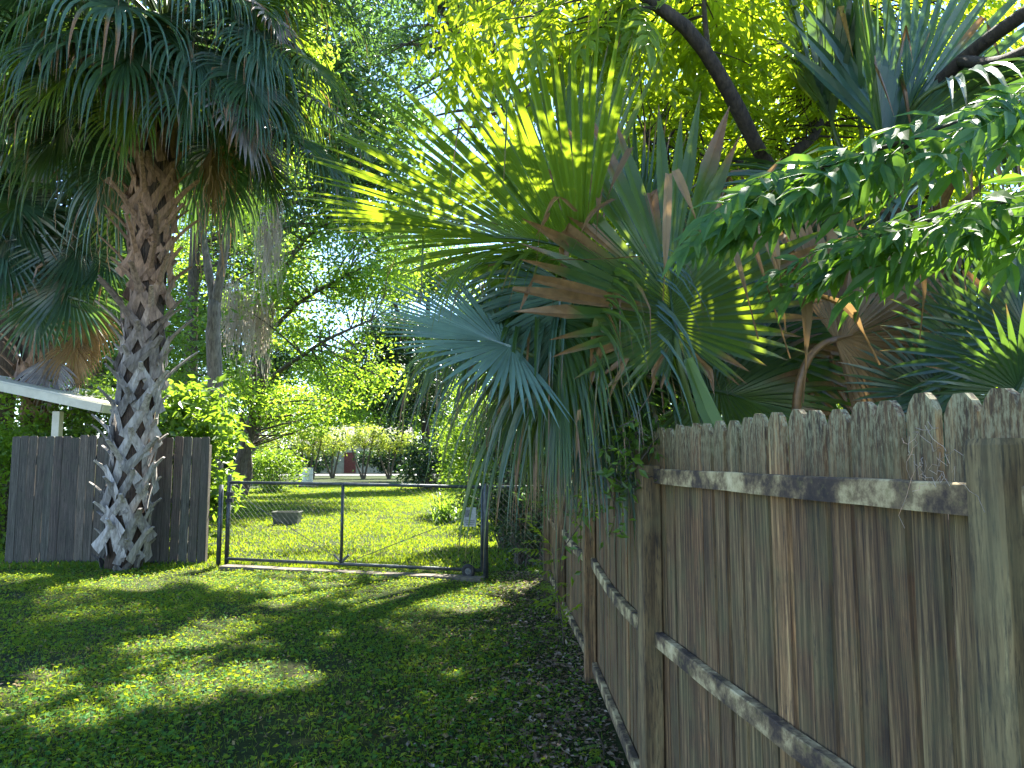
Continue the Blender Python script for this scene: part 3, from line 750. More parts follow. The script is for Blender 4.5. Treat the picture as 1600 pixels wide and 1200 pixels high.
wf = thing('wooden_fence', 'weathered brown dog-eared picket fence with square posts running along the lawn', 'fence')
PK = [picket_mesh(.101, 1.79) for _ in range(6)]
for m_ in PK: m_.materials.append(M['wood'])
PTS = [np.array(p) for p in ((1.17, -.75), (.95, 1.37), (.672, 3.40), (.655, 5.80), (.585, 8.10), (.54, 10.40))]
for k in range(len(PTS) - 1):
    a, b = PTS[k], PTS[k + 1]
    L = np.linalg.norm(b - a); d = (b - a) / L; nl = np.array([-d[1], d[0]])          # nl points to the lawn
    ang = math.atan2(d[1], d[0]); n = int(round(L / .107))
    for q in range(n):
        f = (q + .5) / n
        p = a + d * L * f - nl * random.uniform(0, .004)
        o = link('picket', random.choice(PK), wf)
        o.location = (p[0], p[1], .035 + random.uniform(-.008, .008) - (.02 if k == 2 else 0))
        o.rotation_euler = (random.uniform(-.005, .003), random.uniform(-.006, .006), ang + random.gauss(0, .018))
        o.scale = (L / n / .107 * random.uniform(.905, .955), 1, 1)
    off = .031
    for z, sg in ((1.64, .0), (.925, .012 if k < 2 else .05), (.20, .0)):
        rail_obj(wf, a + d * .045, b - d * .045, z - (.05 if z < .5 and k > 1 else 0), sag=sg, off=off)
for k, (p, h, lean) in enumerate(zip(PTS[1:], (1.725, 1.655, 1.68, 1.66, 1.62), ((0, 0), (-.018, 0), (.01, 0), (0, 0), (0, 0)))):
    d = norm(PTS[k + 1] - PTS[k]); nl = np.array([-d[1], d[0]])
    q = p + nl * (.045 if k == 0 else .058)
    post_obj(wf, q[0], q[1], h, lean=lean, yaw=math.atan2(d[1], d[0]))

wf2 = thing('wooden_fence', 'tall grey board fence standing behind the thick palm trunk', 'fence')
PK2 = [picket_mesh(.137, 2.03, .018, .02) for _ in range(5)]
for m_ in PK2: m_.materials.append(M['greywood'])
x = -8.12
q = 0
while x < -4.93:
    o = link('picket', random.choice(PK2), wf2)
    w = random.uniform(.94, 1.02)
    o.location = (x + .07, 12.0 + random.uniform(-.006, .006), .01 + random.uniform(-.015, .012)); o.scale = (w, 1, 1 + random.uniform(-.006, .006))
    o.rotation_euler = (0, random.uniform(-.004, .004), 0)
    x += .137 * w + (random.uniform(.001, .006) if x < -5.75 else random.uniform(.007, .018))
for z in (1.75, 1.05, .35): rail_obj(wf2, (-8.1, 12.035), (-4.95, 12.035), z, h=.089, mat='greywood')
for x in (-8.05, -6.5, -4.98): post_obj(wf2, x, 12.105, 1.9, mat='greywood')

# ------------------------------------------------------------------ gate
def g3(f, z, off=0.0):
    p = GL + (GR - GL) * f + gnor * off
    return np.array([p[0], p[1], z])


gate = thing('chain_link_gate', 'wide chain-link rolling gate of dark steel tube closing the drive', 'gate')
GW = np.linalg.norm(GR - GL)
zb, zt = .12, 1.30
f0, f1 = .035, .985
sl = -.03
for nm, pts in (('top_rail', [g3(f0, zt), g3(.5, zt - .005), g3(f1, zt + sl)]), ('bottom_rail', [g3(f0, zb), g3(f1, zb - .01)]), ('stile', [g3(f0, zb), g3(f0, zt)]), ('stile', [g3(f1, zb), g3(f1, zt + sl)]),
                ('upright', [g3(.485, zb), g3(.485, zt)])):
    MB().tube(pts, .024, 8).build(nm, M['steel'], gate, smooth=True)
for a, b in (((f0, zt - .1), (.455, zb + .12)), ((.515, zb + .03), (f1, zt - .35))):
    MB().tube([g3(a[0], a[1], .012), g3(b[0], b[1], .012)], .006, 5).build('brace_rod', M['wire'], gate)
for s in (-1, 1):
    MB().tube([g3(.485, zb + .02), g3(.485 + s * .028, zb + .13)], .02, 6).build('brace_foot', M['steel'], gate)
wm = MB()
W_, H_ = (f1 - f0) * GW, zt - zb
sp = .088
for s in (1, -1):
    k = -H_
    while k < W_ + H_:
        # line x = k + s*z
        z0, z1 = 0.0, H_
        if s == 1: z0, z1 = max(0, -k), min(H_, W_ - k)
        else: z0, z1 = max(0, k - W_), min(H_, k)
        if z1 > z0 + .01:
            pts = [g3(f0 + (k + s * z) / GW, zb + z + (sl * (k + s * z) / W_) * z / H_, .006 * s) for z in (z0, z1)]
            wm.tube(pts, .0010, 3, cap=False)
        k += sp
wm.build('wire_mesh', M['wire'], gate)


def ring_tube(c, ax, R, r, n=20, m=8):
    ax = norm(ax); a = norm(np.cross(ax, UP)); b = np.cross(ax, a)
    th = np.arange(n) / n * 2 * math.pi; ph = np.arange(m) / m * 2 * math.pi
    rad = np.cos(th)[:, None] * a + np.sin(th)[:, None] * b
    v = np.asarray(c) + rad[:, None] * (R + r * np.cos(ph))[None, :, None] + ax * (r * np.sin(ph))[None, :, None]
    i, j = np.meshgrid(np.arange(n), np.arange(m), indexing='ij')
    return MB().add(v.reshape(-1, 3), np.stack([i * m + j, ((i + 1) % n) * m + j, ((i + 1) % n) * m + (j + 1) % m, i * m + (j + 1) % m], -1).reshape(-1, 4))


wc = g3(.945, .105, .075); wax = np.array([gnor[0], gnor[1], 0])
wh = ring_tube(wc, wax, .068, .033).build('wheel', M['rubber'], gate, smooth=True)
MB().tube([wc - wax * .02, wc + wax * .025], .045, 12).build('hub', M['wire'], wh)
MB().tube([wc - wax * .08, wc + wax * .04], .012, 8).build('axle', M['steel'], wh)
for f, nm, z in ((f0 + .004, 'latch', zt - .18), (f0 + .004, 'latch', zt - .28)):
    MB().box(g3(f, z, .01), (.11, .07, .06)).build(nm, M['rubber'], gate)
gp = MB().tube([g3(0.0, -.1), g3(0.0, 1.26)], .036, 10).build('gate_post', M['steel'], smooth=True)
tag(gp, 'short dark steel post strapped to the end of the grey board fence', 'post')
gp2 = MB().tube([g3(.022, -.1, -.07), g3(.022, 1.40, -.07), g3(.022, 1.425, -.07)], [.034, .034, .015], 10).build('gate_post', M['steel'], smooth=True)
tag(gp2, 'round-capped steel post rising above the latch end of the gate', 'post')
gp3 = MB().tube([g3(1.0, -.1, .03), g3(1.0, 1.30, .03), g3(1.0, 1.33, .03)], [.038, .038, .016], 10).build('gate_post', M['steel'], smooth=True)
tag(gp3, 'steel post at the wheel end of the gate beside the vines', 'post')
# chain link panel between gate and picket fence
cf = thing('chain_link_fence', 'narrow chain-link panel in shade between gate post and picket fence', 'fence')
pA, pB = g3(1.01, 0), np.array([.44, 10.45, 0])
MB().tube([pA + [0, 0, 1.28], pB + [0, 0, 1.28]], .02, 8).build('top_rail', M['steel'], cf, smooth=True)
wm = MB(); Wc = np.linalg.norm(pB - pA)
for s in (1, -1):
    k = -1.2
    while k < Wc + 1.2:
        z0, z1 = (max(0, -k), min(1.2, Wc - k)) if s == 1 else (max(0, k - Wc), min(1.2, k))
        if z1 > z0 + .01:
            wm.tube([pA + (pB - pA) * ((k + s * z) / Wc) + [0, .004 * s, z + .05] for z in (z0, z1)], .0010, 3, cap=False)
        k += sp
wm.build('wire_mesh', M['wire'], cf)
# warning sign wired to the gate
sg = thing('warning_sign', 'small faded warning sign wired to the gate mesh near its wheel', 'sign')
sc_ = g3(.945, .85, .02); sR = np.array([[gdir[0], gnor[0], 0], [gdir[1], gnor[1], 0], [0, 0, 1]])
MB().box(sc_, (.19, .006, .27), R=sR).build('board', M['sign'], sg)
MB().box(sc_ + sR @ [-.03, .006, .05], (.085, .004, .10), R=sR).build('printed_symbol', M['print'], sg)
for k in range(3): MB().box(sc_ + sR @ [0, .006, -.045 - .028 * k], (.14 - .03 * (k == 2), .004, .009), R=sR).build('printed_line', M['print'], sg)


# ------------------------------------------------------------------ shed roof at the left
sh = thing('shed_roof', 'pale flat carport roof with white edge board above the grey fence', 'shed')
r0, r1 = at(-160, 564, 13.0), at(160, 632, 13.0)
dv = norm(r1 - r0); Ls = np.linalg.norm(r1 - r0); un = np.array([-dv[2], 0, dv[0]])
Rr = np.stack([dv, [0, 1, 0], un], 1)
mid = (r0 + r1) / 2
MB().box(mid + un * -.07, (Ls, .04, .15), R=Rr).build('fascia', M['white'], sh)
MB().box(mid + dv * (Ls / 2 + .0) + np.array([0, 3.02, 0]) + un * -.07, (.04, 6.0, .15), R=Rr).build('fascia', M['white'], sh)
MB().box(mid + np.array([0, 3.05, 0]) + un * .02, (Ls - .05, 6.0, .03), R=Rr).build('roof_sheet', M['white'], sh)
for k in range(9):
    MB().box(r0 + dv * (Ls * (k + .5) / 9) + np.array([0, 3.05, 0]) + un * -.12, (Ls / 9 - .012, 6.0, .02), R=Rr).build('soffit_panel', M['soffit'], sh)
MB().box((at(90, 660, 13.4)[0], 13.4, 1.25), (.13, .13, 2.55)).build('post', M['white'], sh)
MB().box((at(-40, 660, 16.0)[0], 16.0, 1.3), (.13, .13, 2.75)).build('post', M['white'], sh)

# ------------------------------------------------------------------ trees
def bez(a, b, c, n=8):
    t = np.linspace(0, 1, n)[:, None]
    return (1 - t) ** 2 * a + 2 * t * (1 - t) * b + t ** 2 * c


def crown_points(c, r, n, hollow=.35):
    u = norm(rng.normal(size=(n, 3)))
    return np.asarray(c) + u * np.asarray(r) * (hollow + (1 - hollow) * rng.random(n) ** .6)[:, None]


def tree(name, label, cat, stems, crowns, leafm, barkm, leaf=.14, per=260, tuft=.55, group=None, limbr=.05, aspect=.5, droop=.4, along=.35, crown_name='crown'):
    """stems: list of (points, r0, r1); crowns: list of (centre, radii, number of limbs)"""
    t = thing(name, label, cat, group)
    tm = MB(); nodes = []
    for pts, ra, rb in stems:
        pts = np.asarray(pts, float)
        if len(pts) > 2:
            s0 = np.linspace(0, len(pts) - 1, 14); k0 = np.arange(len(pts))
            pts = np.stack([np.interp(s0, k0, pts[:, q]) for q in range(3)], 1)
            pts[1:-1] = pts[1:-1] * .5 + (pts[:-2] + pts[2:]) * .25
        tm.tube(pts, np.linspace(ra, rb, len(pts)), 9, rough=.05)
        nodes.append(np.hstack([pts, np.linspace(ra, rb, len(pts))[:, None], np.linspace(0, 1, len(pts))[:, None]]))
    nodes = np.vstack(nodes)
    nodes = nodes[nodes[:, 4] > along]
    lm = MB(); C = []
    for c, r, n in crowns:
        for p in crown_points(c, r, n):
            dd = np.linalg.norm(nodes[:, :3] - p, axis=1) + .8 * np.maximum(0, nodes[:, 2] - p[2])
            k = np.argmin(dd * rng.uniform(.8, 1.3, len(dd)))
            a = nodes[k, :3]
            m = (a + p) / 2 + rng.normal(size=3) * .12 * np.linalg.norm(p - a) + [0, 0, .1 * np.linalg.norm(p - a)]
            path = bez(a, m, p, 7)
            tm.tube(path, np.linspace(min(nodes[k, 3] * .7, limbr), .012, 7), 5, cap=False)
            nn = int(per * random.uniform(.6, 1.4))
            tf = tuft * random.uniform(.7, 1.3)
            g = rng.normal(size=(nn, 3)) * tf * np.array([1, 1, .6])
            back = rng.random(nn) ** 2 * .5
            seg = path[-1] * (1 - back[:, None]) + path[3] * back[:, None]
            C.append(seg + g)
    C = np.vstack(C)
    C = C[~sunlit(C)]
    leaf_cloud(lm, C, leaf, aspect, droop)
    tm.build('trunk', M[barkm], t, smooth=True)
    lm.build(crown_name, M[leafm], t)
    return t


def P(px, py, Y): return at(px, py, Y)


def gr(px, Y): q = at(px, 700, Y); return np.array([q[0], Y, -.1])


# pale trunk beside the grey fence
tree('leafy_tree', 'pale grey forked trunk rising straight behind the grey fence end', 'tree',
     [([gr(338, 20), P(338, 640, 20), P(333, 520, 20), P(336, 470, 20)], .24, .17), ([P(336, 480, 20), P(322, 400, 20.2), P(312, 330, 20.5), P(300, 200, 21)], .13, .06), ([P(336, 480, 20), P(350, 400, 19.8), P(362, 300, 19.5), P(380, 180, 19.5)], .14, .06)],
     [(P(330, 230, 20.5), (3.2, 3, 2.2), 16), (P(330, 60, 21), (4.5, 4, 2.6), 18)], 'lime', 'palebark', leaf=.17, per=240, tuft=.5)
# leaning multi-stem tree in the far lawn
tree('leafy_tree', 'leaning dark tree with several stems and lime foliage standing in far lawn', 'tree',
     [([gr(362, 32), P(372, 740, 32), P(400, 640, 32), P(415, 560, 32)], .30, .22), ([P(410, 580, 32), P(425, 480, 32), P(445, 420, 31.5), P(470, 380, 31), P(510, 340, 30)], .18, .05), ([P(402, 640, 32), P(395, 560, 32.3), P(400, 470, 33), P(425, 380, 33.5)], .16, .05),
      ([P(412, 600, 32), P(450, 570, 31), P(510, 530, 30), P(580, 500, 29.5)], .12, .04), ([P(420, 520, 32), P(470, 470, 31), P(540, 430, 30.5)], .12, .04), ([gr(382, 33), P(390, 740, 33), P(385, 660, 33)], .2, .12)],
     [(P(480, 480, 31), (3.4, 3, 1.6), 30), (P(420, 400, 32), (4.4, 3.5, 2.2), 30), (P(540, 420, 31), (3.2, 3, 2.6), 22), (P(560, 580, 30.5), (2.6, 2.2, 1.3), 16), (P(500, 640, 33), (3.0, 1.8, 1.0), 26), (P(390, 600, 31), (1.6, 1.6, 1.6), 14), (P(590, 390, 30), (2.4, 2, 2.6), 34)], 'lime', 'bark', leaf=.20, per=130, tuft=.48)
# dark evergreen
tree('evergreen_tree', 'dark glossy evergreen tree rounded to the ground beyond the gate', 'tree',
     [([gr(668, 41), P(664, 640, 40), P(630, 520, 38), P(605, 430, 37)], .26, .08)],
     [(P(585, 560, 37), (2.4, 2.4, 2.8), 46), (P(640, 590, 38), (2.6, 2.4, 3.0), 44), (P(560, 610, 36), (1.6, 1.6, 1.0), 14)], 'dark', 'darkbark', leaf=.24, per=150, tuft=.5)
# oak over the gate
tree('oak_tree', 'broad oak with fine blue-green foliage high above the right side of gate', 'tree',
     [([[2.9, 17.5, -.1], [2.7, 17.5, 3.0], [2.2, 17.2, 6.5], [1.2, 16.5, 10.5], [.5, 15.5, 13.5]], .45, .16), ([[2.3, 17.2, 6.0], [.6, 16.6, 8.8], [-1.2, 15.5, 11.0], [-2.4, 14.5, 12.5]], .13, .05), ([[2.2, 17.2, 6.5], [2.6, 15, 9.0], [2.2, 12.5, 10.6], [1.4, 10.4, 10.8]], .13, .04), ([[1.9, 17, 8], [-.2, 14.5, 9.6], [-1.0, 12.2, 10.6], [-1.6, 10.6, 10.4]], .10, .03)],
     [((.3, 10.0, 10.2), (2.6, 1.9, 1.3), 46), ((-1.8, 10.6, 10.6), (2.2, 1.9, 1.3), 30), ((0, 13.2, 12.4), (3.6, 2.4, 1.5), 60), ((0, 16.6, 14.2), (4.0, 2.8, 1.8), 50), ((-1.3, 16.8, 10.2), (2.2, 2.4, 2.4), 26), ((-2.0, 17.2, 7.2), (1.2, 1.5, 1.2), 9), ((3.8, 15, 10.2), (2.6, 2.6, 2.2), 18)], 'oak', 'bark', leaf=.12, per=300, tuft=.40)
# background masses left
tree('leafy_tree', 'bright leafy tree filling the space behind the dark left palm', 'tree',
     [([gr(120, 24), P(120, 600, 24), P(130, 420, 24)], .28, .12)],
     [(P(120, 560, 24), (5.0, 3, 3.4), 44), (P(60, 420, 25), (4.5, 3, 3.0), 22), (P(230, 560, 23), (2.2, 2, 2.6), 18)], 'mid', 'bark', leaf=.2, per=190, tuft=.6)
tree('leafy_tree', 'tall background tree with blue-green crown above the booted palm', 'tree',
     [([gr(300, 30), P(300, 500, 30), P(310, 200, 30)], .34, .14)],
     [(P(250, 150, 30), (7, 4, 4), 48), (P(500, 180, 31), (4.6, 4, 5.5), 80), (P(560, 20, 30), (5, 4, 4), 60), (P(620, 250, 32), (3, 3, 4), 36)], 'oak', 'bark', leaf=.29, per=180, tuft=.7)
# right-hand background beyond the fan palms
tree('leafy_tree', 'dense yellow-green tree filling the sky behind the near fan palms', 'tree',
     [([[3.4, 9.5, -.1], [3.3, 9.5, 2.5], [3.0, 9.3, 5.0]], .26, .1), ([[3.3, 9.5, 2.2], [4.6, 9.5, 4.0], [5.6, 9.2, 5.6]], .14, .06)],
     [((2.2, 9.3, 5.2), (2.2, 1.6, 1.7), 34), ((4.4, 9.2, 5.0), (2.4, 1.6, 2.0), 38), ((1.4, 10.2, 3.6), (1.5, 1.2, 1.4), 20), ((3.6, 9.8, 2.9), (2.6, 1.2, 1.3), 24), ((6.4, 9.6, 4.0), (1.6, 1.6, 2.2), 16)], 'pinnate', 'darkbark', leaf=.135, per=340, tuft=.36, aspect=.42)
tree('leafy_tree', 'pale green tree standing far back behind the upright palm stalks', 'tree',
     [([[9, 22, -.1], [9, 22, 4], [8.5, 22, 8]], .3, .12)],
     [((8, 22, 8.5), (5, 3, 3.5), 44), ((13, 22, 6), (3.5, 3, 3.5), 24), ((5, 23, 6), (3, 3, 3), 24)], 'mid', 'bark', leaf=.2, per=190, tuft=.65)
# far row
FAR = [(-34, 92, 13, 'mid'), (-24, 96, 15, 'oak'), (-15, 90, 12, 'lime'), (-8, 98, 14, 'oak'), (0, 94, 15, 'mid'), (9, 96, 14, 'oak'), (20, 92, 14, 'mid'), (32, 95, 15, 'oak'), (-46, 95, 15, 'oak'), (46, 94, 14, 'mid')]
FL = ['far broad green tree across the road behind the left palms', 'far tall blue-green tree seen through stems of leaning tree', 'far lime tree across the road left of the white house', 'far blue-green tree rising behind the white house',
      'far green tree directly behind the dark evergreen', 'far blue-green tree hidden behind the fan palm fronds', 'far green tree past the picket fence and yellow-green tree', 'far blue-green tree at right end of the tree row', 'far blue-green tree at left end of the tree row', 'far green tree last in the row beyond the picket fence']
for (x, y, h, lm_), lb in zip(FAR, FL):
    tree('leafy_tree', lb, 'tree', [([[x, y, -.1], [x, y, h * .4], [x + .5, y, h * .7]], .35, .12)], [((x, y, h * .58), (6.4, 3.5, h * .42), 46)], lm_, 'bark', leaf=.5, per=230, tuft=1.15, group='trees in the far row')

TALL = [(-30, 52, 20, 'oak'), (-21, 47, 22, 'mid'), (-17.6, 50, 21, 'oak'), (-6.5, 55, 20, 'mid'), (2.5, 50, 22, 'oak'), (11, 46, 20, 'mid'), (21, 50, 21, 'oak')]
TL = ['tall blue-green tree at the left edge of the grove behind the palms', 'tall green tree behind the booted palm trunk', 'tall blue-green tree behind the pale forked trunk', 'tall green tree rising over the leaning tree',
      'tall blue-green tree behind the dark evergreen', 'tall green tree behind the hanging fan palm fronds', 'tall blue-green tree behind the yellow-green tree at right']
for (x, y, h, lm_), lb in zip(TALL, TL):
    tree('leafy_tree', lb, 'tree', [([[x, y, -.1], [x + .3, y, h * .4], [x, y, h * .8]], .4, .12)], [((x, y, h * .60), (5.0, 3.5, h * .42), 85)], lm_, 'bark', leaf=.32, per=240, tuft=.8, group='tall trees of the grove')

# crape myrtles by the road
ML = ['pale crape myrtle nearest the leaning tree along the road', 'crape myrtle behind the cream drum', 'crape myrtle just left of the red door', 'crape myrtle just right of the red door', 'crape myrtle beside the dark shrub along the road']
for (px, Y), lb in zip(((434, 61), (488, 60), (520, 62), (568, 59), (608, 60)), ML):
    b = gr(px, Y)
    tree('crape_myrtle', lb, 'tree', [([b, b + [-.5, 0, 1.2], b + [-.9, 0, 2.4]], .10, .05), ([b + [.1, 0, 0], b + [.3, .2, 1.3], b + [.6, 0, 2.6]], .10, .05), ([b, b + [.0, -.2, 1.2], b + [.1, 0, 2.8]], .09, .05)],
         [(b + [0, 0, 3.3], (1.9, 1.4, 1.4), 26)], 'myrtle', 'bark', leaf=.22, per=85, tuft=.36, group='crape myrtles along the road', limbr=.03)


def bush(name, label, c, r, n, leafm, leaf, per, tuft, group=None, cat='bush', stems=5):
    t = thing(name, label, cat, group)
    c = np.asarray(c, float); r = np.asarray(r, float)
    sm = MB(); C = []
    for p in crown_points(c + [0, 0, r[2]], r, n, .25):
        p[2] = max(p[2], .08)
        b = np.array([c[0] + random.uniform(-.3, .3) * r[0], c[1] + random.uniform(-.3, .3) * r[1], -.05])
        sm.tube(bez(b, (b + p) / 2 + [0, 0, .2 * r[2]], p, 6), np.linspace(.018, .005, 6), 4, cap=False)
        C.append(p + rng.normal(size=(int(per * random.uniform(.6, 1.4)), 3)) * tuft)
    C = np.vstack(C); C[:, 2] = np.abs(C[:, 2]) + .02
    lm = MB(); leaf_cloud(lm, C, leaf, .5, .3)
    sm.build('stems', M['bark'], t)
    lm.build('foliage', M[leafm], t)
    return t


bush('shrub', 'dark rounded shrub at the far end of the lawn', gr(672, 39) + [0, 0, .1], (1.5, 1.4, 1.35), 40, 'dark', .2, 120, .25)
bush('shrub', 'shaded vine-covered thicket just behind the wheel end of the gate', (.15, 14.0, 0), (1.3, 1.2, 1.7), 90, 'mid', .10, 170, .18)
bush('shrub', 'tall tangled dark shrub between gate post and picket fence', (.25, 11.9, 0), (.75, .6, 1.35), 60, 'dark', .085, 170, .15)
bush('shrub', 'broad green shrub with sunny edge behind the strap-leaved clump', (-1.15, 22.5, 0), (1.2, 1.2, 1.9), 60, 'mid', .13, 150, .22)
bush('shrub', 'dark shrub behind the broad green one right of the lawn', (1.2, 19, 0), (2.2, 1.5, 2.6), 80, 'oak', .14, 150, .3)
bush('shrub', 'bright broad-leaved bush topping the grey fence right of the palm trunk', gr(300, 13.4) + [0, 0, .3], (.85, .55, 1.45), 60, 'mid', .19, 75, .15)
bush('shrub', 'sunny lime bush behind the left end of the grey fence', gr(-5, 14.5), (1.1, .9, 1.5), 50, 'lime', .13, 110, .2)
bush('shrub', 'leafy bush under the leaning tree in the far lawn', gr(428, 36), (1.4, 1.0, 1.1), 40, 'mid', .17, 95, .25)
bush('shrub', 'green bush between the pale roof post and palm trunk', gr(135, 14.6), (1.0, .6, 1.6), 50, 'mid', .12, 110, .2)
bush('hedge', 'dark hedge across the road left of the red door', gr(420, 77), (7.6, 1.0, 1.7), 150, 'dark', .36, 70, .35, cat='hedge')
bush('hedge', 'dark hedge across the road right of the red door', gr(655, 77), (6.4, 1.0, 1.7), 120, 'dark', .36, 70, .35, cat='hedge')
bush('shrub', 'dense leafy undergrowth behind the right picket fence', (2.4, 6.6, 0), (1.6, 1.0, 1.05), 80, 'mid', .10, 130, .2)

# ------------------------------------------------------------------ small things on the far lawn
# strap-leaved clump
cl = thing('strap_leaf_plant', 'clump of arching strap leaves beside the lawn beyond the gate', 'plant')
cb = gr(697, 19.5); lm = MB()
for k in range(150):
    az = random.uniform(0, 6.28); el = random.uniform(.7, 1.45); l = random.uniform(.6, 1.05); K = 7
    d = np.array([math.cos(az) * math.cos(el), math.sin(az) * math.cos(el), math.sin(el)])
    p = cb + np.array([random.gauss(0, .16), random.gauss(0, .14), .08]); pts = [p.copy()]
    for q in range(K):
        d = norm(d + [0, 0, -.06 - .06 * q]); p = p + d * l / K; pts.append(p.copy())
    pts = np.array(pts); lat = norm(np.cross(norm(np.gradient(pts, axis=0)), UP)) * (np.array([.016, .02, .02, .019, .017, .013, .008, .002])[:, None])
    lm.add(np.stack([pts - lat, pts + lat], 1).reshape(-1, 3), [[2 * q, 2 * q + 1, 2 * q + 3, 2 * q + 2] for q in range(K)])
lm.build('foliage', M['mid'], cl)

tb = thing('planter_tub', 'low dark grey plastic tub standing on the sunny lawn', 'planter')
c = gr(452, 18.9); c[2] = 0
wb, wt, d_, h = .60, .66, .38, .31
V = []
for (w, dd, z) in ((wb, d_ * .8, .005), (wt, d_, h), (wt + .03, d_ + .03, h), (wt + .03, d_ + .03, h + .02), (wt - .04, d_ - .04, h + .02), (wb - .05, d_ * .7, .06)):
    V += [(c[0] + sx * w / 2, c[1] + sy * dd / 2, z) for sx, sy in ((-1, -1), (1, -1), (1, 1), (-1, 1))]
Q = [[k * 4 + q, k * 4 + (q + 1) % 4, k * 4 + 4 + (q + 1) % 4, k * 4 + 4 + q] for k in range(5) for q in range(4)]
MB().add(V, Q + [[3, 2, 1, 0]]).build('tub', M['tub'], tb)
MB().box((c[0], c[1], .2), (.55, .29, .04)).build('soil', M['ground'], tb)

dr = thing('drum', 'cream steel drum standing on a slab by the crape myrtles', 'drum')
c = gr(482, 43); c[2] = 0
MB().box((c[0], c[1], .05), (1.1, 1.1, .1)).build('slab', M['concrete'], dr)
zz = np.array([.1, .1, .38, .41, .44, .72, .75, .78, 1.08, 1.1, 1.1]); rr = np.array([.02, .30, .30, .32, .30, .30, .32, .30, .30, .31, .02])
MB().tube([(c[0], c[1], z) for z in zz + np.arange(11) * 1e-4], rr, 20).build('barrel', M['drum'], dr)
ys = thing('yard_sign', 'tiny white yard sign on stake before the far hedge', 'sign')
c = gr(445, 66)
MB().box((c[0], c[1], .95), (.38, .02, .3)).build('board', M['white'], ys)
MB().box((c[0], c[1] + .03, .4), (.05, .03, 1.0)).build('stake', M['wire'], ys)

hs = thing('house', 'white house with red door glimpsed across the road between crape myrtles', 'house')
hx = at(547, 720, 80)[0]
MB().box((hx, 84, 1.6), (11, 7.9, 3.2)).build('wall', M['white'], hs)
rf = MB().add([(hx - 6.1, 79.4, 3.2), (hx + 6.1, 79.4, 3.2), (hx + 6.1, 84, 5.2), (hx - 6.1, 84, 5.2), (hx - 6.1, 88.6, 3.2), (hx + 6.1, 88.6, 3.2), (hx - 6.1, 79.4, 3.02), (hx + 6.1, 79.4, 3.02)],
              [[0, 1, 2, 3], [3, 2, 5, 4], [6, 7, 1, 0], [6, 4, 5, 7]], [[0, 3, 4], [1, 5, 2]]).build('roof', M['roofing'], hs)
dd_ = MB().box((hx, 79.98, 1.15), (1.25, .12, 2.2)).build('door', M['brick'], hs)
MB().box((hx + .45, 79.9, 1.1), (.1, .06, .1)).build('handle', M['wire'], dd_)
for dx in (-4.2, -2.3, 2.3, 4.2):
    w_ = MB().box((hx + dx, 80.0, 1.6), (1.3, .1, 1.4)).build('window', M['white'], hs)
    MB().box((hx + dx, 79.93, 1.6), (1.1, .04, 1.2)).build('pane', M['glass'], w_)

# ------------------------------------------------------------------ tree with feather-shaped leaves over the fence
def compound(n=6, Lr=.34, ll=.105, lw=.036, seed=0):
    """one pinnate leaf along +y, upper side +z; each leaflet has six points"""
    r = np.random.default_rng(seed)
    mb = MB()
    t = np.linspace(0, 1, 6)
    rach = np.stack([.02 * np.sin(t * 3 + seed), Lr * t, -.07 * t ** 2], 1)
    mb.tube(rach, np.linspace(.0022, .001, 6), 3, cap=False, rnd=.5)
    for k in range(n):
        f = .22 + .74 * k / (n - 1)
        p = np.array([np.interp(f, t, rach[:, q]) for q in range(3)])
        for s in (-1, 1):
            ang = r.uniform(.65, 1.3) * (1.0 - .35 * f)
            d = norm([s * math.sin(ang), math.cos(ang), r.uniform(-.65, .15)])
            leaflet(mb, p, d, ll * (1.05 - .25 * abs(f - .55) * 2) * r.uniform(.7, 1.2), lw * r.uniform(.8, 1.1), r)
    leaflet(mb, rach[-1], norm([r.uniform(-.1, .1), 1, -.3]), ll * 1.05, lw, r)
    return mb


def leaflet(mb, p, d, l, w, r):
    s = norm(np.cross(d, [r.uniform(-.25, .25), r.uniform(-.25, .25), 1])); n = np.cross(s, d)
    P_ = lambda f, side, up: p + d * l * f + s * w * side + n * w * up
    v = [P_(0, 0, 0), P_(.22, -.42, .10), P_(.55, -.42, .08), P_(1, 0, -.55), P_(.55, .42, .08), P_(.22, .42, .10), P_(.28, 0, -.06), P_(.6, 0, -.12)]
    mb.add(v, [[1, 2, 7, 6], [6, 7, 4, 5]], [[0, 1, 6], [0, 6, 5], [2, 3, 7], [7, 3, 4]], rnd=r.random())


CMB = [compound(6, .34, .105, .038, 1), compound(5, .28, .10, .036, 2), compound(7, .40, .11, .038, 3), compound(6, .36, .12, .042, 4)]
CME = [c.mesh('leaf', M['pinnate']) for c in CMB]
CMS = [compound(q_, .40, .15, .047, 40 + q_).mesh('leaf', M['spray']) for q_ in (4, 5, 6, 5)]
CARR = [(np.vstack(c.v), np.vstack(c.q), np.vstack(c.t), np.concatenate(c.r)) for c in CMB]


def leaf_frame(p, d, n, sc):
    d = norm(d); n = np.asarray(n, float); n = norm(n - d * n.dot(d)); s = np.cross(d, n)
    R = np.stack([s, d, n], 1) * sc
    return R, p


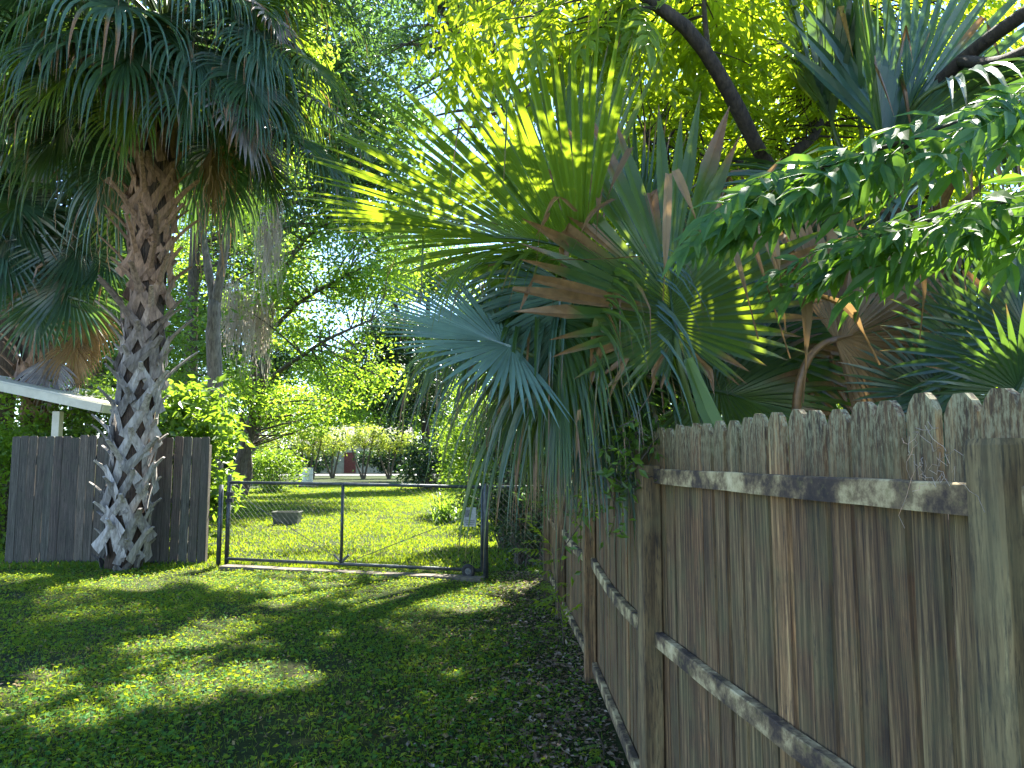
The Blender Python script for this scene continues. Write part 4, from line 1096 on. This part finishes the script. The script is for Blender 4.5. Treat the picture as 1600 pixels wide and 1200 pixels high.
class Leafer:
    """hands out single leaf objects first, then one joined mass"""
    def __init__(s, parent, singles):
        s.p, s.left, s.mb, s.n = parent, singles, MB(), 0

    def put(s, p, d, n, sc, single, meshes=None):
        if (not single or (meshes is None and random.random() < .55)) and sunlit(p + d * .2)[0]: return
        R, p = leaf_frame(p, d, n, sc)
        k = random.randrange(4)
        if single and s.left > 0:
            s.left -= 1
            o = link('leaf', (meshes or CME)[k], s.p)
            o.matrix_local = Matrix(((*R[0], p[0]), (*R[1], p[1]), (*R[2], p[2]), (0, 0, 0, 1)))
        else:
            v, q, t, r = CARR[k]
            s.mb.add(v @ R.T + p, q, t, rnd=np.clip(r * .6 + .4 * random.random(), 0, 1)); s.n += 1

    def twig(s, a, b, wood, every=.12, sc=1.0, single=False, r=.006, droop=.25):
        a, b = np.asarray(a, float), np.asarray(b, float)
        L = np.linalg.norm(b - a)
        path = bez(a, (a + b) / 2 + [0, 0, .10 * L], b, 9)
        wood.tube(path, np.linspace(r, .003, 9), 4, cap=False)
        n = max(3, int(L / every)); ax = norm(b - a)
        for k in range(n):
            f = .15 + .85 * (k + random.random() * .5) / n
            p = np.array([np.interp(f * 8, np.arange(9), path[:, q]) for q in range(3)])
            sd = norm(np.cross(ax, UP) + rng.normal(size=3) * .2) * (1 if k % 2 else -1)
            d = norm(sd * .9 + ax * random.uniform(.3, .9) + [0, 0, random.uniform(-.5, .15) - droop])
            s.put(p, d, UP + rng.normal(size=3) * .25, sc * random.uniform(.8, 1.15), single)


pt = thing('pinnate_tree', 'feather-leaved tree arching dark limbs and backlit leaves over the fan palms', 'tree')
wood = MB()
LB = Leafer(pt, 290)
limbs = []


def limb(pts, r0, r1):
    pts = np.asarray(pts, float)
    s0 = np.linspace(0, len(pts) - 1, 16); k0 = np.arange(len(pts))
    pts = np.stack([np.interp(s0, k0, pts[:, q]) for q in range(3)], 1)
    pts[1:-1] = pts[1:-1] * .5 + (pts[:-2] + pts[2:]) * .25
    wood.tube(pts, np.linspace(r0, r1, 16), 9, rough=.04)
    limbs.append(pts)
    return pts


fork = P(1260, 330, 5.0)
limb([[fork[0] + .25, 5.3, -.1], [fork[0] + .2, 5.2, 1.4], fork, P(1200, 270, 4.6), P(1165, 190, 4.4), P(1115, 100, 4.2), P(1075, 40, 4.1), P(1010, 0, 4.1), P(940, -60, 4.3), P(860, -150, 4.6)], .06, .03)
limb([P(1108, 90, 4.5), P(1102, 40, 4.55), P(1098, -30, 4.6), P(1110, -150, 4.8)], .02, .012)
limb([fork, P(1230, 245, 5.1), P(1280, 210, 5.2), P(1290, 120, 5.3), P(1330, -60, 5.4)], .045, .02)
limb([P(1200, 270, 4.8), P(1150, 250, 4.9), P(1090, 240, 5.0), P(1010, 220, 5.1)], .02, .008)
limb([[fork[0] + .25, 5.25, 1.0], P(1420, 180, 4.6), P(1500, 95, 4.2), P(1600, 20, 3.8), P(1740, -60, 3.4), P(1900, -140, 3.0)], .05, .035)
limb([P(1500, 95, 4.2), P(1560, 100, 3.8), P(1640, 60, 3.4), P(1760, 40, 2.8), P(1820, 90, 2.5)], .035, .02)
limb([P(860, -150, 4.6), P(760, -190, 5.0), P(640, -230, 5.4), P(480, -260, 5.6)], .035, .02)
limb([P(1820, 90, 2.5), P(1700, 130, 2.35), P(1560, 170, 2.3), P(1430, 215, 2.25), P(1320, 250, 2.2), P(1250, 275, 2.2)], .014, .004)
limb([P(1820, 90, 2.5), P(1680, 260, 2.5), P(1560, 320, 2.5), P(1450, 345, 2.5), P(1370, 365, 2.55)], .012, .004)
LN = np.vstack(limbs)
# near sprays in front of the dark palm: single leaves
for k, lb in enumerate(limbs[-2:]):
    for q in range(3, 16):
        for _ in range(3):
            p = lb[q] + rng.normal(size=3) * [.05, .05, .03]
            ax = norm(lb[q] - lb[q - 1])
            d = norm(ax * 1.2 + rng.normal(size=3) * [.15, .4, .14] + [0, 0, -.16])
            LB.put(p, d, norm([-.1, -.6, .9] + rng.normal(size=3) * .4), .85 * random.uniform(.8, 1.2), True, CMS)


def foliage(px0, px1, py0, py1, Y0, Y1, n, single, sc=1.0, ln=.5):
    for _ in range(n):
        e = P(random.uniform(px0, px1), random.uniform(py0, py1), random.uniform(Y0, Y1))
        a = LN[np.argmin(np.linalg.norm(LN - e, axis=1) * rng.uniform(.85, 1.3, len(LN)))]
        d = norm(e - a); s0 = e - d * min(ln, np.linalg.norm(e - a))
        if np.linalg.norm(s0 - a) > .1: wood.tube(bez(a, (a + s0) / 2 + [0, 0, .08], s0, 5), np.linspace(.009, .006, 5), 4, cap=False)
        LB.twig(s0, e, wood, sc=sc, single=single)


foliage(690, 1000, -10, 80, 3.8, 4.5, 26, True, 1.25)
foliage(980, 1280, 0, 240, 4.6, 5.6, 30, True, 1.2)
foliage(660, 1300, -60, 130, 4.6, 6.6, 100, False, 1.0)
foliage(1000, 1330, 60, 330, 5.2, 7.0, 70, False, 1.0)
foliage(1250, 1640, -60, 260, 4.9, 6.5, 80, False, 1.0)
foliage(600, 1500, -330, -60, 3.8, 6.5, 45, False, 1.0)


def canopy(x0, x1, y0, y1, z0, z1, n):
    for _ in range(n):
        e = np.array([random.uniform(x0, x1), random.uniform(y0, y1), random.uniform(z0, z1)])
        a = LN[np.argmin(np.linalg.norm(LN - e, axis=1) * rng.uniform(.85, 1.3, len(LN)))]
        s0 = e - norm(e - a) * .6
        wood.tube(bez(a, (a + s0) / 2 + [0, 0, .2], s0, 5), np.linspace(.014, .006, 5), 4, cap=False)
        LB.twig(s0, e, wood, sc=1.15)


canopy(-1.2, 1.8, 3.6, 5.4, 5.4, 7.0, 90)  # unseen foliage added above the view to cast shade
wood.build('trunk', M['darkbark'], pt, smooth=True)
kind(LB.mb.build('crown', M['pinnate'], pt), 'stuff')

# ------------------------------------------------------------------ spanish moss
for px, py, Y, lb in ((372, 470, 29, 'grey spanish moss hanging from the leaning tree'), (405, 470, 30, 'pinkish spanish moss curtain between the two tree stems'), (425, 350, 28, 'thin spanish moss tail hanging high in the leaning tree')):
    mm = MB()
    for k in range(7): strands(mm, P(px + random.uniform(-16, 16), py + random.uniform(-40, 30), Y), 26, random.uniform(1.6, 3.4), [.18, .18, .2], .012, .07)
    tag(mm.build('spanish_moss', M['moss']), lb, 'moss')
ms = MB()
for px, py, Y in ((1445, 680, 1.52), (1462, 730, 1.48), (1500, 735, 1.42)):
    for _ in range(5):
        p0 = P(px + random.uniform(-14, 14), py + random.uniform(-12, 12), Y); p0[0] -= .03
        pts = p0 + np.cumsum(np.vstack([np.zeros(3), rng.normal(size=(7, 3)) * [.004, .008, .009] + [0, rng.normal() * .008, rng.normal() * .008 - .002]]), 0)
        ms.tube(pts, .0006, 3, cap=False)
tag(ms.build('spanish_moss', M['moss']), 'wisps of pale moss clinging to the picket tops near the square post', 'moss')

# ------------------------------------------------------------------ vines and seedlings by the fence
def vine(name, label, roots, n, leafm, leaf, sprd, sc=.5):
    t = thing(name, label, 'vine')
    sm, lm = MB(), MB()
    for k in range(n):
        p = np.asarray(random.choice(roots), float) + rng.normal(size=3) * sprd
        d = norm(rng.normal(size=3) * [1, .8, 1] + [0, 0, -.4]); pts = [p.copy()]
        for _ in range(7):
            d = norm(d + rng.normal(size=3) * .45 + [0, 0, -.08]); p = p + d * random.uniform(.03, .08); pts.append(p.copy())
        pts = np.array(pts); sm.tube(pts, .003, 3, cap=False)
        c = np.repeat(pts, 3, 0) + rng.normal(size=(24, 3)) * .02
        leaf_cloud(lm, c, leaf, .42, .3)
    kind(sm.build('stems', M['bark'], t), 'stuff'); kind(lm.build('foliage', M[leafm], t), 'stuff')


vine('vine', 'tangle of small-leaved vine over the picket tops under the hanging fronds', [P(990, 690, 3.45), P(950, 720, 3.8), P(930, 760, 4.6), P(975, 740, 3.35), P(1010, 680, 3.4)], 26, 'mid', .055, [.07, .12, .05])
vine('vine', 'shaded vine drooping over the far panels of the picket fence', [P(880, 730, 6.5), P(860, 740, 8.5), P(905, 720, 5.6), P(845, 760, 9.5)], 60, 'oak', .075, [.12, .4, .12])
for (px, py, Y, h), lb in zip(((868, 950, 7.9, .75), (880, 990, 6.9, .45), (850, 900, 9.0, .9), (960, 1130, 4.35, .16)),
                             ('seedling with feather leaves beside the third fence post', 'low seedling at the foot of the fence in leaf litter', 'taller seedling near the far end of the picket fence', 'tiny seedling leaning on the bottom rail near the leaning post')):
    t = thing('seedling', lb, 'plant')
    b = P(px, py, Y); b[2] = 0
    if Y < 5: b[0] = .52
    sm = MB(); top = b + [random.uniform(-.06, .0), -.03, h]
    path = bez(b, (b + top) / 2 + [.03, 0, 0], top, 7); sm.tube(path, .005, 4)
    sm.build('stem', M['bark'], t)
    for k in range(7 if h > .3 else 3):
        f = .25 + .75 * k / 6; p = np.array([np.interp(f * 6, np.arange(7), path[:, q]) for q in range(3)])
        R, p = leaf_frame(p, norm([random.uniform(-1, .25), random.uniform(-.8, .3), random.uniform(-.1, .4)]), [0, -.3, 1], random.uniform(.55, .85) * (1 if h > .3 else .5))
        o = link('leaf', CME[k % 4], t)
        o.matrix_local = Matrix(((*R[0], p[0]), (*R[1], p[1]), (*R[2], p[2]), (0, 0, 0, 1)))

# ------------------------------------------------------------------ lawn
def lawn(n, x0, x1, y0, y1, hb, wb, weeds, keep=None, power=1.0):
    f = rng.random(n) ** power
    y = y0 + (y1 - y0) * f
    x = x0 + (x1 - x0) * rng.random(n)
    dens = .5 * vnoise(x * 1.3 + 5, y * 1.3 + 5, 7) + .3 * vnoise(x * 4 + 20, y * 4 + 20, 8) + .2 * vnoise(x * .5 + 3, y * .5, 9)
    ok = rng.random(n) < np.clip((dens - .2) * 2.6, .22, 1)
    half = (x > -.74 * y - 1.2)
    lim = np.where(y < 10.6, .60 + .15 * np.clip(4 - y, 0, 2), 30.)
    bare = np.clip((x + .35) / .9, 0, 1) * (y < 11)
    ok &= half & (x < lim) & (rng.random(n) > bare * .75)
    if keep is not None: ok &= keep(x, y)
    x, y = x[ok], y[ok]; m = len(x)
    z = gz(x, y) - .004
    isw = rng.random(m) < weeds
    az = rng.random(m) * 6.283
    el = np.where(isw, rng.uniform(-.1, .6, m), rng.uniform(.5, 1.4, m))
    d = np.stack([np.cos(az) * np.cos(el), np.sin(az) * np.cos(el), np.sin(el)], 1)
    L = np.where(isw, rng.uniform(.018, .046, m) * (1 + .05 * np.maximum(0, y - 10)), hb * rng.uniform(.5, 1.3, m)); W = np.where(isw, L * .7, wb)
    c = np.stack([x, y, z + np.where(isw, rng.uniform(.006, .04, m), 0)], 1)
    tone = np.clip(.25 + .6 * vnoise(x * .8 + 31, y * .8 + 11, 12) + rng.normal(size=m) * .24 - .08, 0, 1)
    dead = np.where(rng.random(m) < .05, 1.0, 0.0)
    nrm = np.where(isw[:, None], UP + rng.normal(size=(m, 3)) * .4, rng.normal(size=(m, 3)) * [1, 1, .2])
    mb = MB(); diamonds(mb, c, d, nrm, L, W, tone, dead)
    return mb


g1 = lawn(230000, -9, .6, 3.6, 11.9, .050, .0050, .45, power=1.25)
kind(tag(g1.build('grass', M['grass']), 'short weedy lawn grass in dappled shade before the gate', 'grass'), 'stuff')
g2 = lawn(260000, -14, 4, 11.4, 48, .085, .022, .35, power=1.5)
kind(tag(g2.build('grass', M['grass']), 'sunny lawn grass stretching beyond the gate', 'grass'), 'stuff')
# dry leaves along the fence foot
n = 6500
y = 3.6 + 7.6 * rng.random(n) ** 1.1; x = .62 - np.abs(rng.normal(size=n)) * .55
ok = rng.random(n) < 1.0
c = np.stack([x, y, gz(x, y) + rng.uniform(.004, .022, n)], 1)
d = rng.normal(size=(n, 3)) * [1, 1, .15]
lt = MB(); l = rng.uniform(.015, .06, n); diamonds(lt, c, d, UP + rng.normal(size=(n, 3)) * .4, l, l * .5, rng.random(n))
n = 2500
x = rng.uniform(-7, .3, n); y = rng.uniform(3.6, 11.6, n)
c = np.stack([x, y, gz(x, y) + .02], 1); l = rng.uniform(.012, .035, n)
diamonds(lt, c, rng.normal(size=(n, 3)) * [1, 1, .15], UP + rng.normal(size=(n, 3)) * .4, l, l * .5, rng.random(n))
kind(tag(lt.build('leaf_litter', M['litter']), 'dry fallen leaves scattered along the foot of the picket fence', 'leaf litter'), 'stuff')
